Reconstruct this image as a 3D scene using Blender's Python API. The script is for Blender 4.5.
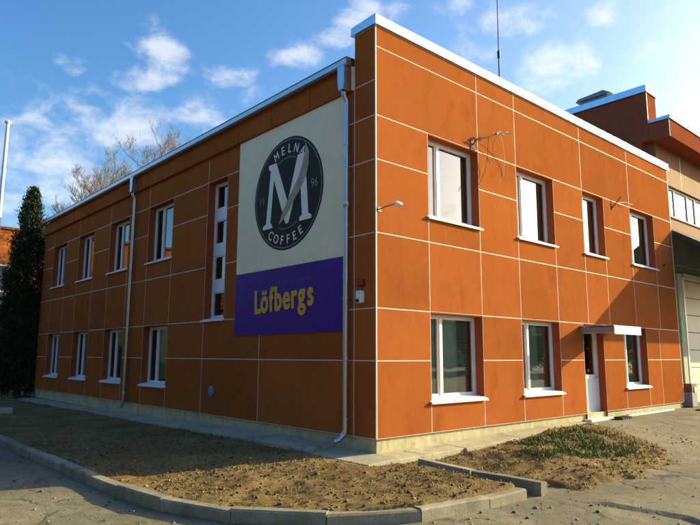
import bpy, bmesh, math, random
import numpy as np
from mathutils import Vector, Matrix

for o in list(bpy.data.objects):
    bpy.data.objects.remove(o)
scene = bpy.context.scene
COL = scene.collection
random.seed(7)
rng = np.random.default_rng(7)

# ------------------------------------------------------------------ camera
EYE = 1.62
CAM = Vector((-6.7256, -6.9064, EYE))
YAW, PITCH, ROLL = math.radians(48.2294), math.radians(8.6738), math.radians(0.2199)
cd = bpy.data.cameras.new('camera')
cam = bpy.data.objects.new('camera', cd)
COL.objects.link(cam)
fwd = Vector((math.cos(PITCH)*math.cos(YAW), math.cos(PITCH)*math.sin(YAW), math.sin(PITCH)))
rt = Vector((math.sin(YAW), -math.cos(YAW), 0))
up = rt.cross(fwd)
rt2 = rt*math.cos(ROLL) + up*math.sin(ROLL)
up2 = up*math.cos(ROLL) - rt*math.sin(ROLL)
M = Matrix((rt2, up2, -fwd)).transposed().to_4x4()
M.translation = CAM
cam.matrix_world = M
cd.sensor_fit = 'HORIZONTAL'
cd.sensor_width = 36
cd.lens = 610.14/700*36
cd.clip_start = 0.05
cd.clip_end = 3000
scene.camera = cam
scene.render.resolution_x, scene.render.resolution_y = 1024, 768

# ------------------------------------------------------------------ sun + sky
SUN = Vector((2.8, -1.0, 1.0)).normalized()
ld = bpy.data.lights.new('sun', 'SUN')
ld.energy = 4.7
ld.angle = math.radians(0.5)
ld.color = (1.0, 0.89, 0.46)
lo = bpy.data.objects.new('sun', ld)
lo.rotation_euler = SUN.to_track_quat('Z', 'Y').to_euler()
COL.objects.link(lo)

world = bpy.data.worlds.new('World')
scene.world = world
world.use_nodes = True
wt = world.node_tree
WN, WL = wt.nodes, wt.links
bg = WN['Background']
bg.inputs[1].default_value = 0.142
sky = WN.new('ShaderNodeTexSky')
sky.sky_type = 'NISHITA'
sky.sun_disc = False
sky.sun_elevation = math.asin(SUN.z)
sky.sun_rotation = math.atan2(SUN.x, SUN.y)
sky.air_density = 1.0
sky.dust_density = 2.6
sky.ozone_density = 2.6

def wmath(op, a, b=None, clamp=False):
    n = WN.new('ShaderNodeMath'); n.operation = op; n.use_clamp = clamp
    for i, v in enumerate((a, b)):
        if v is None: continue
        if isinstance(v, (int, float)): n.inputs[i].default_value = v
        else: WL.new(v, n.inputs[i])
    return n.outputs[0]
def wdot(vec, c):
    n = WN.new('ShaderNodeVectorMath'); n.operation = 'DOT_PRODUCT'
    WL.new(vec, n.inputs[0]); n.inputs[1].default_value = c
    return n.outputs['Value']
tc = WN.new('ShaderNodeTexCoord')
DIR = tc.outputs['Generated']
def wnoise(scale, detail, rough, dist=0.0, stretch=(1, 1, 1)):
    mp = WN.new('ShaderNodeMapping'); WL.new(DIR, mp.inputs[0]); mp.inputs['Scale'].default_value = stretch
    n = WN.new('ShaderNodeTexNoise'); WL.new(mp.outputs[0], n.inputs['Vector'])
    n.inputs['Scale'].default_value = scale; n.inputs['Detail'].default_value = detail
    n.inputs['Roughness'].default_value = rough; n.inputs['Distortion'].default_value = dist
    return n.outputs['Fac']
# cumulus: (azimuth deg ccw from +X, elevation deg, half width deg, half height deg, weight)
CLOUDS = [
    (66.3, 26.6, 2.0, 1.3, 1.00), (67.6, 24.1, 2.6, 0.9, 0.80), (60.9, 25.3, 1.9, 0.8, 0.95), (53.0, 27.4, 2.2, 0.8, 0.70),
    (45.8, 30.9, 3.2, 1.1, 0.95), (49.3, 28.6, 2.0, 1.0, 0.75), (63.5, 21.3, 4.0, 1.5, 0.85), (68.5, 19.8, 4.0, 1.9, 0.90),
    (75.5, 15.8, 5.0, 3.0, 0.85), (73.9, 24.1, 2.2, 0.8, 0.50), (72.9, 22.0, 3.2, 0.9, 0.50), (33.0, 29.6, 2.6, 1.2, 0.85),
    (27.9, 24.8, 2.8, 1.6, 0.95), (23.8, 28.6, 1.2, 0.8, 0.75), (38.3, 31.2, 2.2, 1.0, 0.55), (22.5, 24.8, 3.0, 1.4, 0.50),
    (56.5, 23.0, 2.6, 1.2, 0.60), (35.5, 27.3, 2.4, 1.0, 0.45), (79.0, 12.5, 5.0, 2.5, 0.60), (20.0, 31.0, 2.0, 1.0, 0.5),
]
acc = None
for az, el, hw, hh, wgt in CLOUDS:
    a, e = math.radians(az), math.radians(el)
    c = (math.cos(e)*math.cos(a), math.cos(e)*math.sin(a), math.sin(e))
    r_ = (math.sin(a), -math.cos(a), 0.0)
    u_ = (-math.sin(e)*math.cos(a), -math.sin(e)*math.sin(a), math.cos(e))
    qx = wmath('MULTIPLY', wdot(DIR, r_), 1/math.radians(hw*1.2))
    qy = wmath('MULTIPLY', wdot(DIR, u_), 1/math.radians(hh*1.3))
    q = wmath('ADD', wmath('MULTIPLY', qx, qx), wmath('MULTIPLY', qy, qy))
    g = wmath('POWER', 2.718, wmath('MULTIPLY', q, -0.75))
    front = wmath('GREATER_THAN', wdot(DIR, c), 0.0)
    g = wmath('MULTIPLY', wmath('MULTIPLY', g, wgt), front)
    acc = g if acc is None else wmath('MAXIMUM', acc, g)
n1 = wnoise(16.0, 8.0, 0.60, 0.25, (1, 1, 1.5))
n2 = wnoise(2.2, 5.0, 0.55, 0.3, (1, 1, 2.6))
# general broken cloud for the rest of the sky
gen = wmath('MULTIPLY', wmath('SUBTRACT', n2, 0.60), 3.6, True)
camdir = (math.cos(YAW)*0.97, math.sin(YAW)*0.97, 0.24)
away = wmath('MULTIPLY', wmath('SUBTRACT', 0.80, wdot(DIR, camdir)), 6.0, True)
gen = wmath('MULTIPLY', gen, away)
acc = wmath('MAXIMUM', acc, gen)
dens = wmath('ADD', acc, wmath('MULTIPLY', wmath('SUBTRACT', n1, 0.53), 2.5))
mr = WN.new('ShaderNodeMapRange'); mr.interpolation_type = 'SMOOTHSTEP'
WL.new(dens, mr.inputs[0]); mr.inputs[1].default_value = 0.16; mr.inputs[2].default_value = 1.15
mask = wmath('MULTIPLY', mr.outputs[0], wmath('MULTIPLY', acc, 3.0, True))
mask = wmath('MULTIPLY', mask, 0.90)
sat = WN.new('ShaderNodeHueSaturation'); sat.inputs['Saturation'].default_value = 1.30
WL.new(sky.outputs[0], sat.inputs['Color'])
# clouds take their brightness from the sky around them (brighter towards the sun)
cl = WN.new('ShaderNodeMix'); cl.data_type = 'RGBA'; cl.inputs[0].default_value = 0.35
cl.inputs[6].default_value = (3.9, 4.0, 4.05, 1)
WL.new(sky.outputs[0], cl.inputs[7])
mx = WN.new('ShaderNodeMix'); mx.data_type = 'RGBA'
WL.new(mask, mx.inputs[0]); WL.new(sat.outputs[0], mx.inputs[6]); WL.new(cl.outputs[2], mx.inputs[7])
WL.new(mx.outputs[2], bg.inputs[0])

vs = scene.view_settings
vs.view_transform = 'Standard'; vs.look = 'None'; vs.gamma = 1.0
vs.use_curve_mapping = False
vs.exposure = 1.0

# ------------------------------------------------------------------ materials
def srgb(r, g, b):
    f = lambda c: (c/255/12.92) if c/255 <= 0.04045 else ((c/255+0.055)/1.055)**2.4
    return (f(r), f(g), f(b))
class MatB:
    def __init__(s, name):
        s.m = bpy.data.materials.new(name); s.m.use_nodes = True
        s.t = s.m.node_tree; s.n = s.t.nodes; s.l = s.t.links
        s.b = s.n['Principled BSDF']
        s.tc = s.n.new('ShaderNodeTexCoord')
        s.geo = s.n.new('ShaderNodeNewGeometry')
    def noise(s, scale, detail=4, rough=0.55, dist=0, vec=None, stretch=None):
        v = vec or s.geo.outputs['Position']
        if stretch:
            mp = s.n.new('ShaderNodeMapping'); s.l.new(v, mp.inputs[0]); mp.inputs['Scale'].default_value = stretch; v = mp.outputs[0]
        n = s.n.new('ShaderNodeTexNoise'); s.l.new(v, n.inputs['Vector'])
        n.inputs['Scale'].default_value = scale; n.inputs['Detail'].default_value = detail
        n.inputs['Roughness'].default_value = rough; n.inputs['Distortion'].default_value = dist
        return n.outputs['Fac']
    def ramp(s, fac, stops, interp='LINEAR'):
        r = s.n.new('ShaderNodeValToRGB'); s.l.new(fac, r.inputs[0]); r.color_ramp.interpolation = interp
        e = r.color_ramp.elements
        while len(e) < len(stops): e.new(0.5)
        for i, (p, c) in enumerate(stops):
            e[i].position = p
            e[i].color = (c, c, c, 1) if isinstance(c, (int, float)) else (*c, 1)
        return r.outputs[0]
    def mix(s, a, b, fac, mode='MIX'):
        m = s.n.new('ShaderNodeMix'); m.data_type = 'RGBA'; m.blend_type = mode
        for i, v in ((0, fac), (6, a), (7, b)):
            if isinstance(v, (int, float)): m.inputs[i].default_value = v
            elif isinstance(v, tuple): m.inputs[i].default_value = (*v, 1)
            else: s.l.new(v, m.inputs[i])
        return m.outputs[2]
    def math(s, op, a, b=0.0, clamp=False):
        n = s.n.new('ShaderNodeMath'); n.operation = op; n.use_clamp = clamp
        for i, v in enumerate((a, b)):
            if isinstance(v, (int, float)): n.inputs[i].default_value = v
            else: s.l.new(v, n.inputs[i])
        return n.outputs[0]
    def color(s, c):
        if isinstance(c, tuple): s.b.inputs['Base Color'].default_value = (*c, 1)
        else: s.l.new(c, s.b.inputs['Base Color'])
        return s
    def set(s, **k):
        for kk, v in k.items():
            i = s.b.inputs[kk.replace('_', ' ')]
            if isinstance(v, (int, float)): i.default_value = v
            elif isinstance(v, tuple): i.default_value = v
            else: s.l.new(v, i)
        return s
    def bump(s, h, strength=0.3, dist=0.01):
        b = s.n.new('ShaderNodeBump'); s.l.new(h, b.inputs['Height'])
        b.inputs['Strength'].default_value = strength; b.inputs['Distance'].default_value = dist
        s.l.new(b.outputs[0], s.b.inputs['Normal']); return s
    def rand(s):
        n = s.n.new('ShaderNodeObjectInfo'); return n.outputs['Random']

def simple(name, col, rough=0.6, var=0.12, scale=6.0, metal=0.0, bump=0.0, spec=0.5):
    b = MatB(name)
    f = b.noise(scale, 5, 0.6)
    lo_ = tuple(c*(1-var) for c in col); hi = tuple(min(1, c*(1+var)) for c in col)
    b.color(b.ramp(f, [(0.3, lo_), (0.7, hi)])).set(Roughness=rough, Metallic=metal)
    b.b.inputs['Specular IOR Level'].default_value = spec
    if bump: b.bump(b.noise(scale*8, 4), bump, 0.01)
    return b.m
MAT = {}
def terracotta(name, col):
    b = MatB(name)
    big = b.noise(0.55, 4, 0.6)
    base = b.ramp(big, [(0.3, tuple(c*0.93 for c in col)), (0.7, tuple(min(1, c*1.06) for c in col))])
    # panel to panel shade difference of the cladding batch
    rr = b.ramp(b.rand(), [(0.0, 0.88), (1.0, 1.06)])
    base = b.mix(base, rr, 1.0, 'MULTIPLY')
    # fine aggregate speckle
    sp = b.noise(140, 3, 0.7)
    base = b.mix(base, b.ramp(sp, [(0.35, 0.86), (0.65, 1.10)]), 0.75, 'MULTIPLY')
    # rain streaks and grimy blotches
    st = b.noise(2.2, 6, 0.7, 0.5, stretch=(1.0, 1.0, 0.45))
    bl = b.noise(1.1, 6, 0.7, 0.6)
    grime = b.math('MULTIPLY', b.ramp(st, [(0.44, 0.0), (0.72, 1.0)]), b.ramp(bl, [(0.38, 0.0), (0.62, 1.0)]))
    base = b.mix(base, b.mix(base, (0.45, 0.40, 0.40), 1.0, 'MULTIPLY'), b.math('MULTIPLY', grime, 0.5))
    b.color(base).set(Roughness=b.ramp(bl, [(0.3, 0.72), (0.7, 0.85)]))
    b.b.inputs['Specular IOR Level'].default_value = 0.0
    b.bump(b.noise(220, 3, 0.6), 0.12, 0.004)
    return b.m
MAT['panel'] = terracotta('terracotta_panel', (0.412, 0.119, 0.033))
MAT['reveal'] = terracotta('terracotta_reveal', (0.38, 0.095, 0.035))
MAT['panel_far'] = terracotta('terracotta_panel_red', (0.32, 0.085, 0.045))
MAT['joint'] = simple('joint_profile_white', (0.74, 0.70, 0.62), 0.55, 0.08, 9, spec=0.1)
MAT['white'] = simple('white_pvc', (0.78, 0.79, 0.80), 0.35, 0.04, 4)
MAT['white_metal'] = simple('white_painted_metal', (0.78, 0.78, 0.77), 0.4, 0.06, 5)

def metal(name, col, rough, streak=0.1):
    b = MatB(name)
    n = b.noise(7, 5, 0.6, 0.2)
    b.color(b.ramp(n, [(0.3, tuple(c*0.86 for c in col)), (0.7, col)])).set(Metallic=1.0, Roughness=b.ramp(b.noise(14, 5, 0.65), [(0.3, rough*0.75), (0.7, rough*1.35)]))
    b.bump(b.noise(0.9, 2, 0.5), 0.02, 0.02)
    return b.m
MAT['coping'] = metal('galvanised_coping', (0.86, 0.87, 0.88), 0.22)
MAT['zinc'] = metal('zinc_gutter', (0.52, 0.55, 0.58), 0.34)
MAT['dark_metal'] = simple('dark_metal', (0.035, 0.035, 0.035), 0.5, 0.2)
MAT['grey_metal'] = simple('grey_painted_metal', (0.22, 0.23, 0.24), 0.5, 0.12)

# glass: clear double pane with mirror-like reflection at an angle
b = MatB('window_glass')
b.n.remove(b.b)
tr = b.n.new('ShaderNodeBsdfTransparent'); tr.inputs[0].default_value = (0.84, 0.88, 0.84, 1)
gl = b.n.new('ShaderNodeBsdfGlossy'); gl.inputs['Roughness'].default_value = 0.012
gl.inputs[0].default_value = (1.0, 1.0, 1.0, 1)
fr = b.n.new('ShaderNodeFresnel'); fr.inputs[0].default_value = 2.4
wv = b.n.new('ShaderNodeBump'); wv.inputs['Strength'].default_value = 0.035; wv.inputs['Distance'].default_value = 0.05
b.l.new(b.noise(1.6, 1, 0.4), wv.inputs['Height']); b.l.new(wv.outputs[0], gl.inputs['Normal'])
ms = b.n.new('ShaderNodeMixShader')
b.l.new(fr.outputs[0], ms.inputs[0]); b.l.new(tr.outputs[0], ms.inputs[1]); b.l.new(gl.outputs[0], ms.inputs[2])
b.l.new(ms.outputs[0], b.n['Material Output'].inputs[0])
MAT['glass'] = b.m
MAT['room'] = simple('room_wall', (0.22, 0.24, 0.20), 0.8, 0.15, 2)
MAT['blind'] = simple('blind_slats', (0.46, 0.48, 0.38), 0.7, 0.08, 4)
MAT['curtain'] = simple('curtain_cloth', (0.74, 0.78, 0.62), 0.85, 0.12, 5)

b = MatB('plinth_render')
pc = b.ramp(b.noise(1.3, 6, 0.65), [(0.3, (0.46, 0.40, 0.24)), (0.7, (0.58, 0.51, 0.33))])
pc = b.mix(pc, b.ramp(b.noise(9, 5, 0.7, 0.4, stretch=(1, 1, 0.5)), [(0.35, 0.62), (0.6, 1.08)]), 0.7, 'MULTIPLY')
b.b.inputs['Specular IOR Level'].default_value = 0.12
b.color(pc).set(Roughness=0.85).bump(b.noise(60, 5, 0.6), 0.35, 0.006)
MAT['plinth'] = b.m
b = MatB('concrete_apron')
cc = b.ramp(b.noise(1.7, 6, 0.68, 0.3), [(0.28, (0.36, 0.31, 0.21)), (0.72, (0.58, 0.51, 0.37))])
cc = b.mix(cc, b.ramp(b.noise(34, 4, 0.7), [(0.35, 0.78), (0.65, 1.1)]), 0.8, 'MULTIPLY')
cc = b.mix(cc, (0.12, 0.085, 0.045), b.ramp(b.noise(2.6, 6, 0.72, 0.6), [(0.56, 0.0), (0.72, 0.75)]))
b.b.inputs['Specular IOR Level'].default_value = 0.15
b.color(cc).set(Roughness=0.88).bump(b.noise(45, 6, 0.65), 0.45, 0.008)
MAT['concrete'] = b.m
b = MatB('kerb_concrete')
cc = b.ramp(b.noise(2.4, 6, 0.7, 0.3), [(0.3, (0.22, 0.19, 0.135)), (0.7, (0.44, 0.385, 0.28))])
cc = b.mix(cc, b.ramp(b.noise(60, 4, 0.7), [(0.3, 0.65), (0.65, 1.12)]), 0.85, 'MULTIPLY')
cc = b.mix(cc, (0.07, 0.075, 0.03), b.ramp(b.noise(4, 6, 0.7, 0.8), [(0.55, 0.0), (0.72, 0.6)]))
cc = b.mix(cc, b.ramp(b.rand(), [(0, 0.8), (1, 1.12)]), 1.0, 'MULTIPLY')
b.b.inputs['Specular IOR Level'].default_value = 0.15
b.color(cc).set(Roughness=0.9).bump(b.noise(50, 6, 0.7), 0.6, 0.008)
MAT['kerb'] = b.m
# old asphalt: worn, sandy, patched, with stains
b = MatB('old_asphalt')
a0 = b.ramp(b.noise(0.5, 6, 0.62, 0.3), [(0.3, (0.15, 0.132, 0.092)), (0.7, (0.26, 0.228, 0.155))])
a0 = b.mix(a0, (0.34, 0.275, 0.165), b.ramp(b.noise(0.9, 7, 0.7, 0.7), [(0.50, 0.0), (0.66, 0.75)]))
a0 = b.mix(a0, (0.075, 0.055, 0.032), b.ramp(b.noise(2.1, 7, 0.75, 1.0), [(0.57, 0.0), (0.70, 0.8)]))
a0 = b.mix(a0, b.ramp(b.noise(110, 4, 0.75), [(0.32, 0.6), (0.68, 1.3)]), 0.8, 'MULTIPLY')
vo = b.n.new('ShaderNodeTexVoronoi'); vo.feature = 'DISTANCE_TO_EDGE'; vo.inputs['Scale'].default_value = 0.75
wp = b.n.new('ShaderNodeVectorMath'); wp.operation = 'ADD'
nn = b.n.new('ShaderNodeTexNoise'); nn.inputs['Scale'].default_value = 2.3; nn.inputs['Detail'].default_value = 6
b.l.new(b.geo.outputs['Position'], nn.inputs['Vector'])
sc_ = b.n.new('ShaderNodeVectorMath'); sc_.operation = 'SCALE'; sc_.inputs['Scale'].default_value = 0.7
b.l.new(nn.outputs['Color'], sc_.inputs[0]); b.l.new(b.geo.outputs['Position'], wp.inputs[0]); b.l.new(sc_.outputs[0], wp.inputs[1])
b.l.new(wp.outputs[0], vo.inputs['Vector'])
crk = b.math('MULTIPLY', b.ramp(vo.outputs['Distance'], [(0.0, 0.75), (0.03, 0.0)]), b.ramp(b.noise(0.8, 3), [(0.45, 0.0), (0.6, 1.0)]))
a0 = b.mix(a0, (0.03, 0.024, 0.016), crk)
b.b.inputs['Specular IOR Level'].default_value = 0.2
b.color(a0).set(Roughness=0.9)
hgt = b.math('SUBTRACT', b.math('ADD', b.noise(75, 5, 0.7), b.math('MULTIPLY', b.noise(9, 5, 0.6), 1.6)), b.math('MULTIPLY', crk, 1.5))
b.bump(hgt, 0.7, 0.012)
MAT['asphalt'] = b.m
b = MatB('bare_soil')
s0 = b.ramp(b.noise(1.1, 7, 0.68, 0.4), [(0.28, (0.13, 0.078, 0.031)), (0.5, (0.24, 0.152, 0.060)), (0.72, (0.36, 0.245, 0.108))])
s0 = b.mix(s0, (0.26, 0.21, 0.075), b.ramp(b.noise(0.7, 6, 0.7, 0.5), [(0.5, 0.0), (0.66, 0.55)]))
s0 = b.mix(s0, b.ramp(b.noise(22, 6, 0.75), [(0.32, 0.45), (0.66, 1.35)]), 0.9, 'MULTIPLY')
b.color(s0).set(Roughness=0.95).bump(b.noise(38, 7, 0.75), 0.9, 0.03)
b.b.inputs['Specular IOR Level'].default_value = 0.15
MAT['soil'] = b.m
def varied(name, cols, rough=0.8, scale=5.0, spec=0.2, trans=0.0):
    b = MatB(name)
    w = b.n.new('ShaderNodeTexWhiteNoise'); w.noise_dimensions = '3D'
    sn = b.n.new('ShaderNodeVectorMath'); sn.operation = 'SNAP'; sn.inputs[1].default_value = (0.06, 0.06, 0.06)
    b.l.new(b.geo.outputs['Position'], sn.inputs[0]); b.l.new(sn.outputs[0], w.inputs['Vector'])
    k = len(cols)-1
    b.color(b.ramp(w.outputs['Value'], [(i/k, c) for i, c in enumerate(cols)])).set(Roughness=rough)
    b.b.inputs['Specular IOR Level'].default_value = spec
    return b.m
MAT['clod'] = varied('soil_clods', [(0.06, 0.035, 0.016), (0.14, 0.085, 0.036), (0.24, 0.16, 0.075), (0.10, 0.06, 0.028)])
MAT['stone'] = varied('rubble', [(0.16, 0.14, 0.11), (0.32, 0.28, 0.22), (0.45, 0.41, 0.34)])
MAT['leaf_litter'] = varied('leaf_litter', [(0.13, 0.06, 0.02), (0.24, 0.13, 0.04), (0.30, 0.20, 0.08), (0.09, 0.05, 0.02)])
MAT['grass'] = varied('grass_blades', [(0.08, 0.12, 0.022), (0.15, 0.18, 0.035), (0.26, 0.24, 0.065), (0.10, 0.11, 0.03)], 0.6)
MAT['dry_grass'] = varied('dry_grass', [(0.20, 0.14, 0.05), (0.30, 0.22, 0.085), (0.13, 0.12, 0.035), (0.24, 0.16, 0.06)], 0.7)
MAT['thuja'] = varied('thuja_foliage', [(0.012, 0.024, 0.008), (0.02, 0.038, 0.012), (0.035, 0.052, 0.016), (0.05, 0.055, 0.018)], 0.7)
MAT['bark'] = simple('bark', (0.11, 0.085, 0.065), 0.9, 0.35, 12, bump=0.5, spec=0.1)
MAT['rust'] = simple('rusty_steel', (0.17, 0.085, 0.045), 0.85, 0.3, 20)
MAT['twig'] = simple('twig', (0.24, 0.205, 0.18), 0.85, 0.25, 3)
MAT['autumn'] = varied('autumn_leaves', [(0.05, 0.06, 0.018), (0.10, 0.10, 0.03), (0.14, 0.11, 0.04), (0.04, 0.05, 0.018)], 0.6)
MAT['sign_beige'] = simple('sign_beige', (0.90, 0.79, 0.56), 0.5, 0.05, 1.5, spec=0.15)
MAT['sign_purple'] = simple('sign_purple', (0.070, 0.022, 0.25), 0.45, 0.06, 1.5, spec=0.15)
MAT['logo_dark'] = simple('logo_dark', (0.030, 0.027, 0.023), 0.5, 0.15, 3, spec=0.1)
MAT['logo_light'] = simple('logo_light', (0.86, 0.82, 0.68), 0.5, 0.04, 3)
MAT['logo_grey'] = simple('logo_grey', (0.20, 0.20, 0.18), 0.5, 0.06, 3)
MAT['quill'] = simple('logo_quill', (0.34, 0.28, 0.18), 0.5, 0.3, 6)
MAT['sign_yellow'] = simple('sign_yellow', (0.72, 0.36, 0.025), 0.45, 0.06, 3)
MAT['sign_mauve'] = simple('sign_mauve', (0.20, 0.10, 0.28), 0.45, 0.06, 3)
MAT['red'] = simple('red_plastic', (0.30, 0.015, 0.015), 0.4, 0.1)
MAT['dull_red'] = simple('faded_red', (0.13, 0.03, 0.025), 0.7, 0.2)
MAT['black'] = simple('black_rubber', (0.02, 0.02, 0.02), 0.7, 0.2)
MAT['membrane'] = simple('roof_felt', (0.10, 0.10, 0.105), 0.9, 0.2, 3)
MAT['far_wall'] = simple('warehouse_wall', (0.24, 0.10, 0.05), 0.75, 0.12, 1.2, bump=0.15, spec=0.1)
MAT['grey_wall'] = simple('grey_render', (0.17, 0.175, 0.16), 0.85, 0.2, 1.4, bump=0.3, spec=0.1)
MAT['beige_wall'] = simple('beige_render', (0.52, 0.48, 0.33), 0.85, 0.12, 1.6, bump=0.2, spec=0.1)
MAT['green_paint'] = simple('green_paint', (0.05, 0.36, 0.12), 0.6, 0.15, 8)
MAT['door_grey'] = simple('gate_panel', (0.44, 0.46, 0.46), 0.5, 0.07, 2)
MAT['brick_orange'] = simple('orange_brickwork', (0.52, 0.15, 0.035), 0.85, 0.2, 2.5, bump=0.3, spec=0.1)
MAT['shed'] = simple('shed_boards', (0.06, 0.075, 0.07), 0.85, 0.2, 3)
MAT['roof_tile'] = simple('roof_tile', (0.25, 0.09, 0.05), 0.85, 0.2, 4)
MAT['house'] = simple('house_render', (0.46, 0.42, 0.34), 0.85, 0.1, 1)
MAT['flagpole'] = simple('white_pole_paint', (0.80, 0.80, 0.79), 0.35, 0.04, 3)

# ------------------------------------------------------------------ helpers
def link(name, me, mat=None, parent=None):
    o = bpy.data.objects.new(name, me)
    COL.objects.link(o)
    if mat is not None and me is not None:
        if len(me.materials) == 0: me.materials.append(MAT[mat] if isinstance(mat, str) else mat)
    if parent is not None: o.parent = parent
    return o
def tag(o, label=None, cat=None, group=None, kind=None):
    if label: o['label'] = label
    if cat: o['category'] = cat
    if group: o['group'] = group
    if kind: o['kind'] = kind
    return o
def thing(name, label, cat, group=None, kind=None, loc=(0, 0, 0)):
    o = bpy.data.objects.new(name, None); COL.objects.link(o); o.location = loc
    o.empty_display_size = 0.2
    return tag(o, label, cat, group, kind)
class MB:
    def __init__(s): s.v = []; s.f = []
    def box(s, x0, x1, y0, y1, z0, z1):
        i = len(s.v)
        s.v += [(x0,y0,z0),(x1,y0,z0),(x1,y1,z0),(x0,y1,z0),(x0,y0,z1),(x1,y0,z1),(x1,y1,z1),(x0,y1,z1)]
        s.f += [(i,i+3,i+2,i+1),(i+4,i+5,i+6,i+7),(i,i+1,i+5,i+4),(i+1,i+2,i+6,i+5),(i+2,i+3,i+7,i+6),(i+3,i,i+4,i+7)]
        return s
    def prism(s, pts, fn, d0, d1):
        """closed 2D outline pts, fn(p, q, d)->xyz"""
        n = len(pts); i = len(s.v)
        s.v += [fn(p[0], p[1], d0) for p in pts] + [fn(p[0], p[1], d1) for p in pts]
        s.f += [tuple(range(i, i+n))[::-1], tuple(range(i+n, i+2*n))]
        s.f += [(i+k, i+(k+1) % n, i+n+(k+1) % n, i+n+k) for k in range(n)]
        return s
    def tube(s, pts, rad, n=10, caps=True):
        pts = [Vector(p) for p in pts]
        rads = rad if isinstance(rad, (list, tuple)) else [rad]*len(pts)
        i0 = len(s.v)
        prev = None
        for k, p in enumerate(pts):
            if k == 0: t = pts[1]-p
            elif k == len(pts)-1: t = p-pts[k-1]
            else: t = (pts[k+1]-p).normalized()+(p-pts[k-1]).normalized()
            t.normalize()
            if prev is None:
                a = Vector((0, 0, 1)) if abs(t.z) < 0.9 else Vector((1, 0, 0))
                x = t.cross(a).normalized()
            else:
                x = (prev - t*prev.dot(t)).normalized()
            prev = x
            y = t.cross(x)
            for j in range(n):
                a = 2*math.pi*j/n
                s.v.append(tuple(p + (x*math.cos(a)+y*math.sin(a))*rads[k]))
        for k in range(len(pts)-1):
            for j in range(n):
                a = i0+k*n+j; b_ = i0+k*n+(j+1) % n
                s.f.append((a, b_, b_+n, a+n))
        if caps:
            s.f.append(tuple(i0+j for j in range(n))[::-1])
            s.f.append(tuple(i0+(len(pts)-1)*n+j for j in range(n)))
        return s
    def build(s, name, mat, parent=None, smooth=False, bevel=0.0, fix=True):
        me = bpy.data.meshes.new(name)
        me.from_pydata(s.v, [], s.f)
        if fix or bevel:
            bm = bmesh.new(); bm.from_mesh(me)
            if bevel:
                bmesh.ops.bevel(bm, geom=bm.edges[:], offset=bevel, segments=1, affect='EDGES')
            bmesh.ops.recalc_face_normals(bm, faces=bm.faces[:])
            bm.to_mesh(me); bm.free()
        if smooth:
            me.polygons.foreach_set('use_smooth', [True]*len(me.polygons))
            if hasattr(me, 'set_sharp_from_angle'): me.set_sharp_from_angle(angle=math.radians(40))
        return link(name, me, mat, parent)
def smooth01(a, b, x):
    t = np.clip((x-a)/(b-a), 0, 1); return t*t*(3-2*t)
# value noise for terrain
_P = np.random.default_rng(3).random((256, 256))
def vnoise(x, y):
    xi = np.floor(x).astype(int); yi = np.floor(y).astype(int)
    fx = x-xi; fy = y-yi
    fx = fx*fx*(3-2*fx); fy = fy*fy*(3-2*fy)
    g = lambda a, b_: _P[a % 256, b_ % 256]
    return (g(xi, yi)*(1-fx)+g(xi+1, yi)*fx)*(1-fy)+(g(xi, yi+1)*(1-fx)+g(xi+1, yi+1)*fx)*fy
def fbm(x, y, o=4):
    r = 0; a = 0.5
    for k in range(o):
        r = r+a*vnoise(x*(2**k)+17.3*k, y*(2**k)+9.1*k); a *= 0.5
    return r-0.47
def base_h(x, y):
    x = np.asarray(x, float); y = np.asarray(y, float)
    return -0.03+0.22*smooth01(-4.2, -0.4, y)*smooth01(-0.5, 5.0, x)*(1-0*x)

# ------------------------------------------------------------------ ground (asphalt yard)
def spaced(segs):
    out = [segs[0][0]]
    for a, b_, st in segs:
        n = max(1, int(round((b_-a)/st)))
        out += [a+(b_-a)*(k+1)/n for k in range(n)]
    return np.array(out)
def grid_mesh(name, xs, ys, Z, mat, keep=None, kind='structure'):
    nx, ny = len(xs), len(ys)
    X, Y = np.meshgrid(xs, ys, indexing='ij')
    v = np.stack([X.ravel(), Y.ravel(), Z.ravel()], 1)
    I = np.arange(nx*ny).reshape(nx, ny)
    q = np.stack([I[:-1, :-1], I[1:, :-1], I[1:, 1:], I[:-1, 1:]], -1).reshape(-1, 4)
    if keep is not None:
        k = keep[:-1, :-1] | keep[1:, :-1] | keep[1:, 1:] | keep[:-1, 1:]
        q = q[k.ravel()]
        used = np.unique(q); mp = -np.ones(nx*ny, int); mp[used] = np.arange(len(used))
        v = v[used]; q = mp[q]
    me = bpy.data.meshes.new(name)
    me.vertices.add(len(v)); me.vertices.foreach_set('co', v.ravel().astype(np.float32))
    me.loops.add(q.size); me.loops.foreach_set('vertex_index', q.ravel().astype(np.int32))
    me.polygons.add(len(q)); me.polygons.foreach_set('loop_start', np.arange(0, q.size, 4, dtype=np.int32))
    me.polygons.foreach_set('use_smooth', np.ones(len(q), bool))
    me.update(calc_edges=True); me.validate()
    o = link(name, me, mat)
    if kind: o['kind'] = kind
    return o
gx = spaced([(-900, -100, 100), (-100, -20, 8), (-20, -6, 0.5), (-6, 6, 0.045), (6, 16, 0.25), (16, 100, 8), (100, 900, 100)])
gy = spaced([(-900, -100, 100), (-100, -12, 8), (-12, -5.2, 0.4), (-5.2, 1.5, 0.045), (1.5, 8, 0.12), (8, 30, 1), (30, 100, 8), (100, 900, 100)])
GX, GY = np.meshgrid(gx, gy, indexing='ij')
near = smooth01(30, 15, np.hypot(GX, GY))
def step_line(x, y):
    # broken edge where the upper asphalt layer has come away (foreground right)
    d = (x-0.10)+0.30*fbm(x*1.1+3, y*1.7, 4)+0.10*np.sin(y*2.1)+0.16*fbm(x*5.5, y*5.5+2, 3)
    return d
GZ = base_h(GX, GY)+near*(0.035*fbm(GX*0.7, GY*0.7, 4)+0.010*fbm(GX*6, GY*6, 3))
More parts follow.
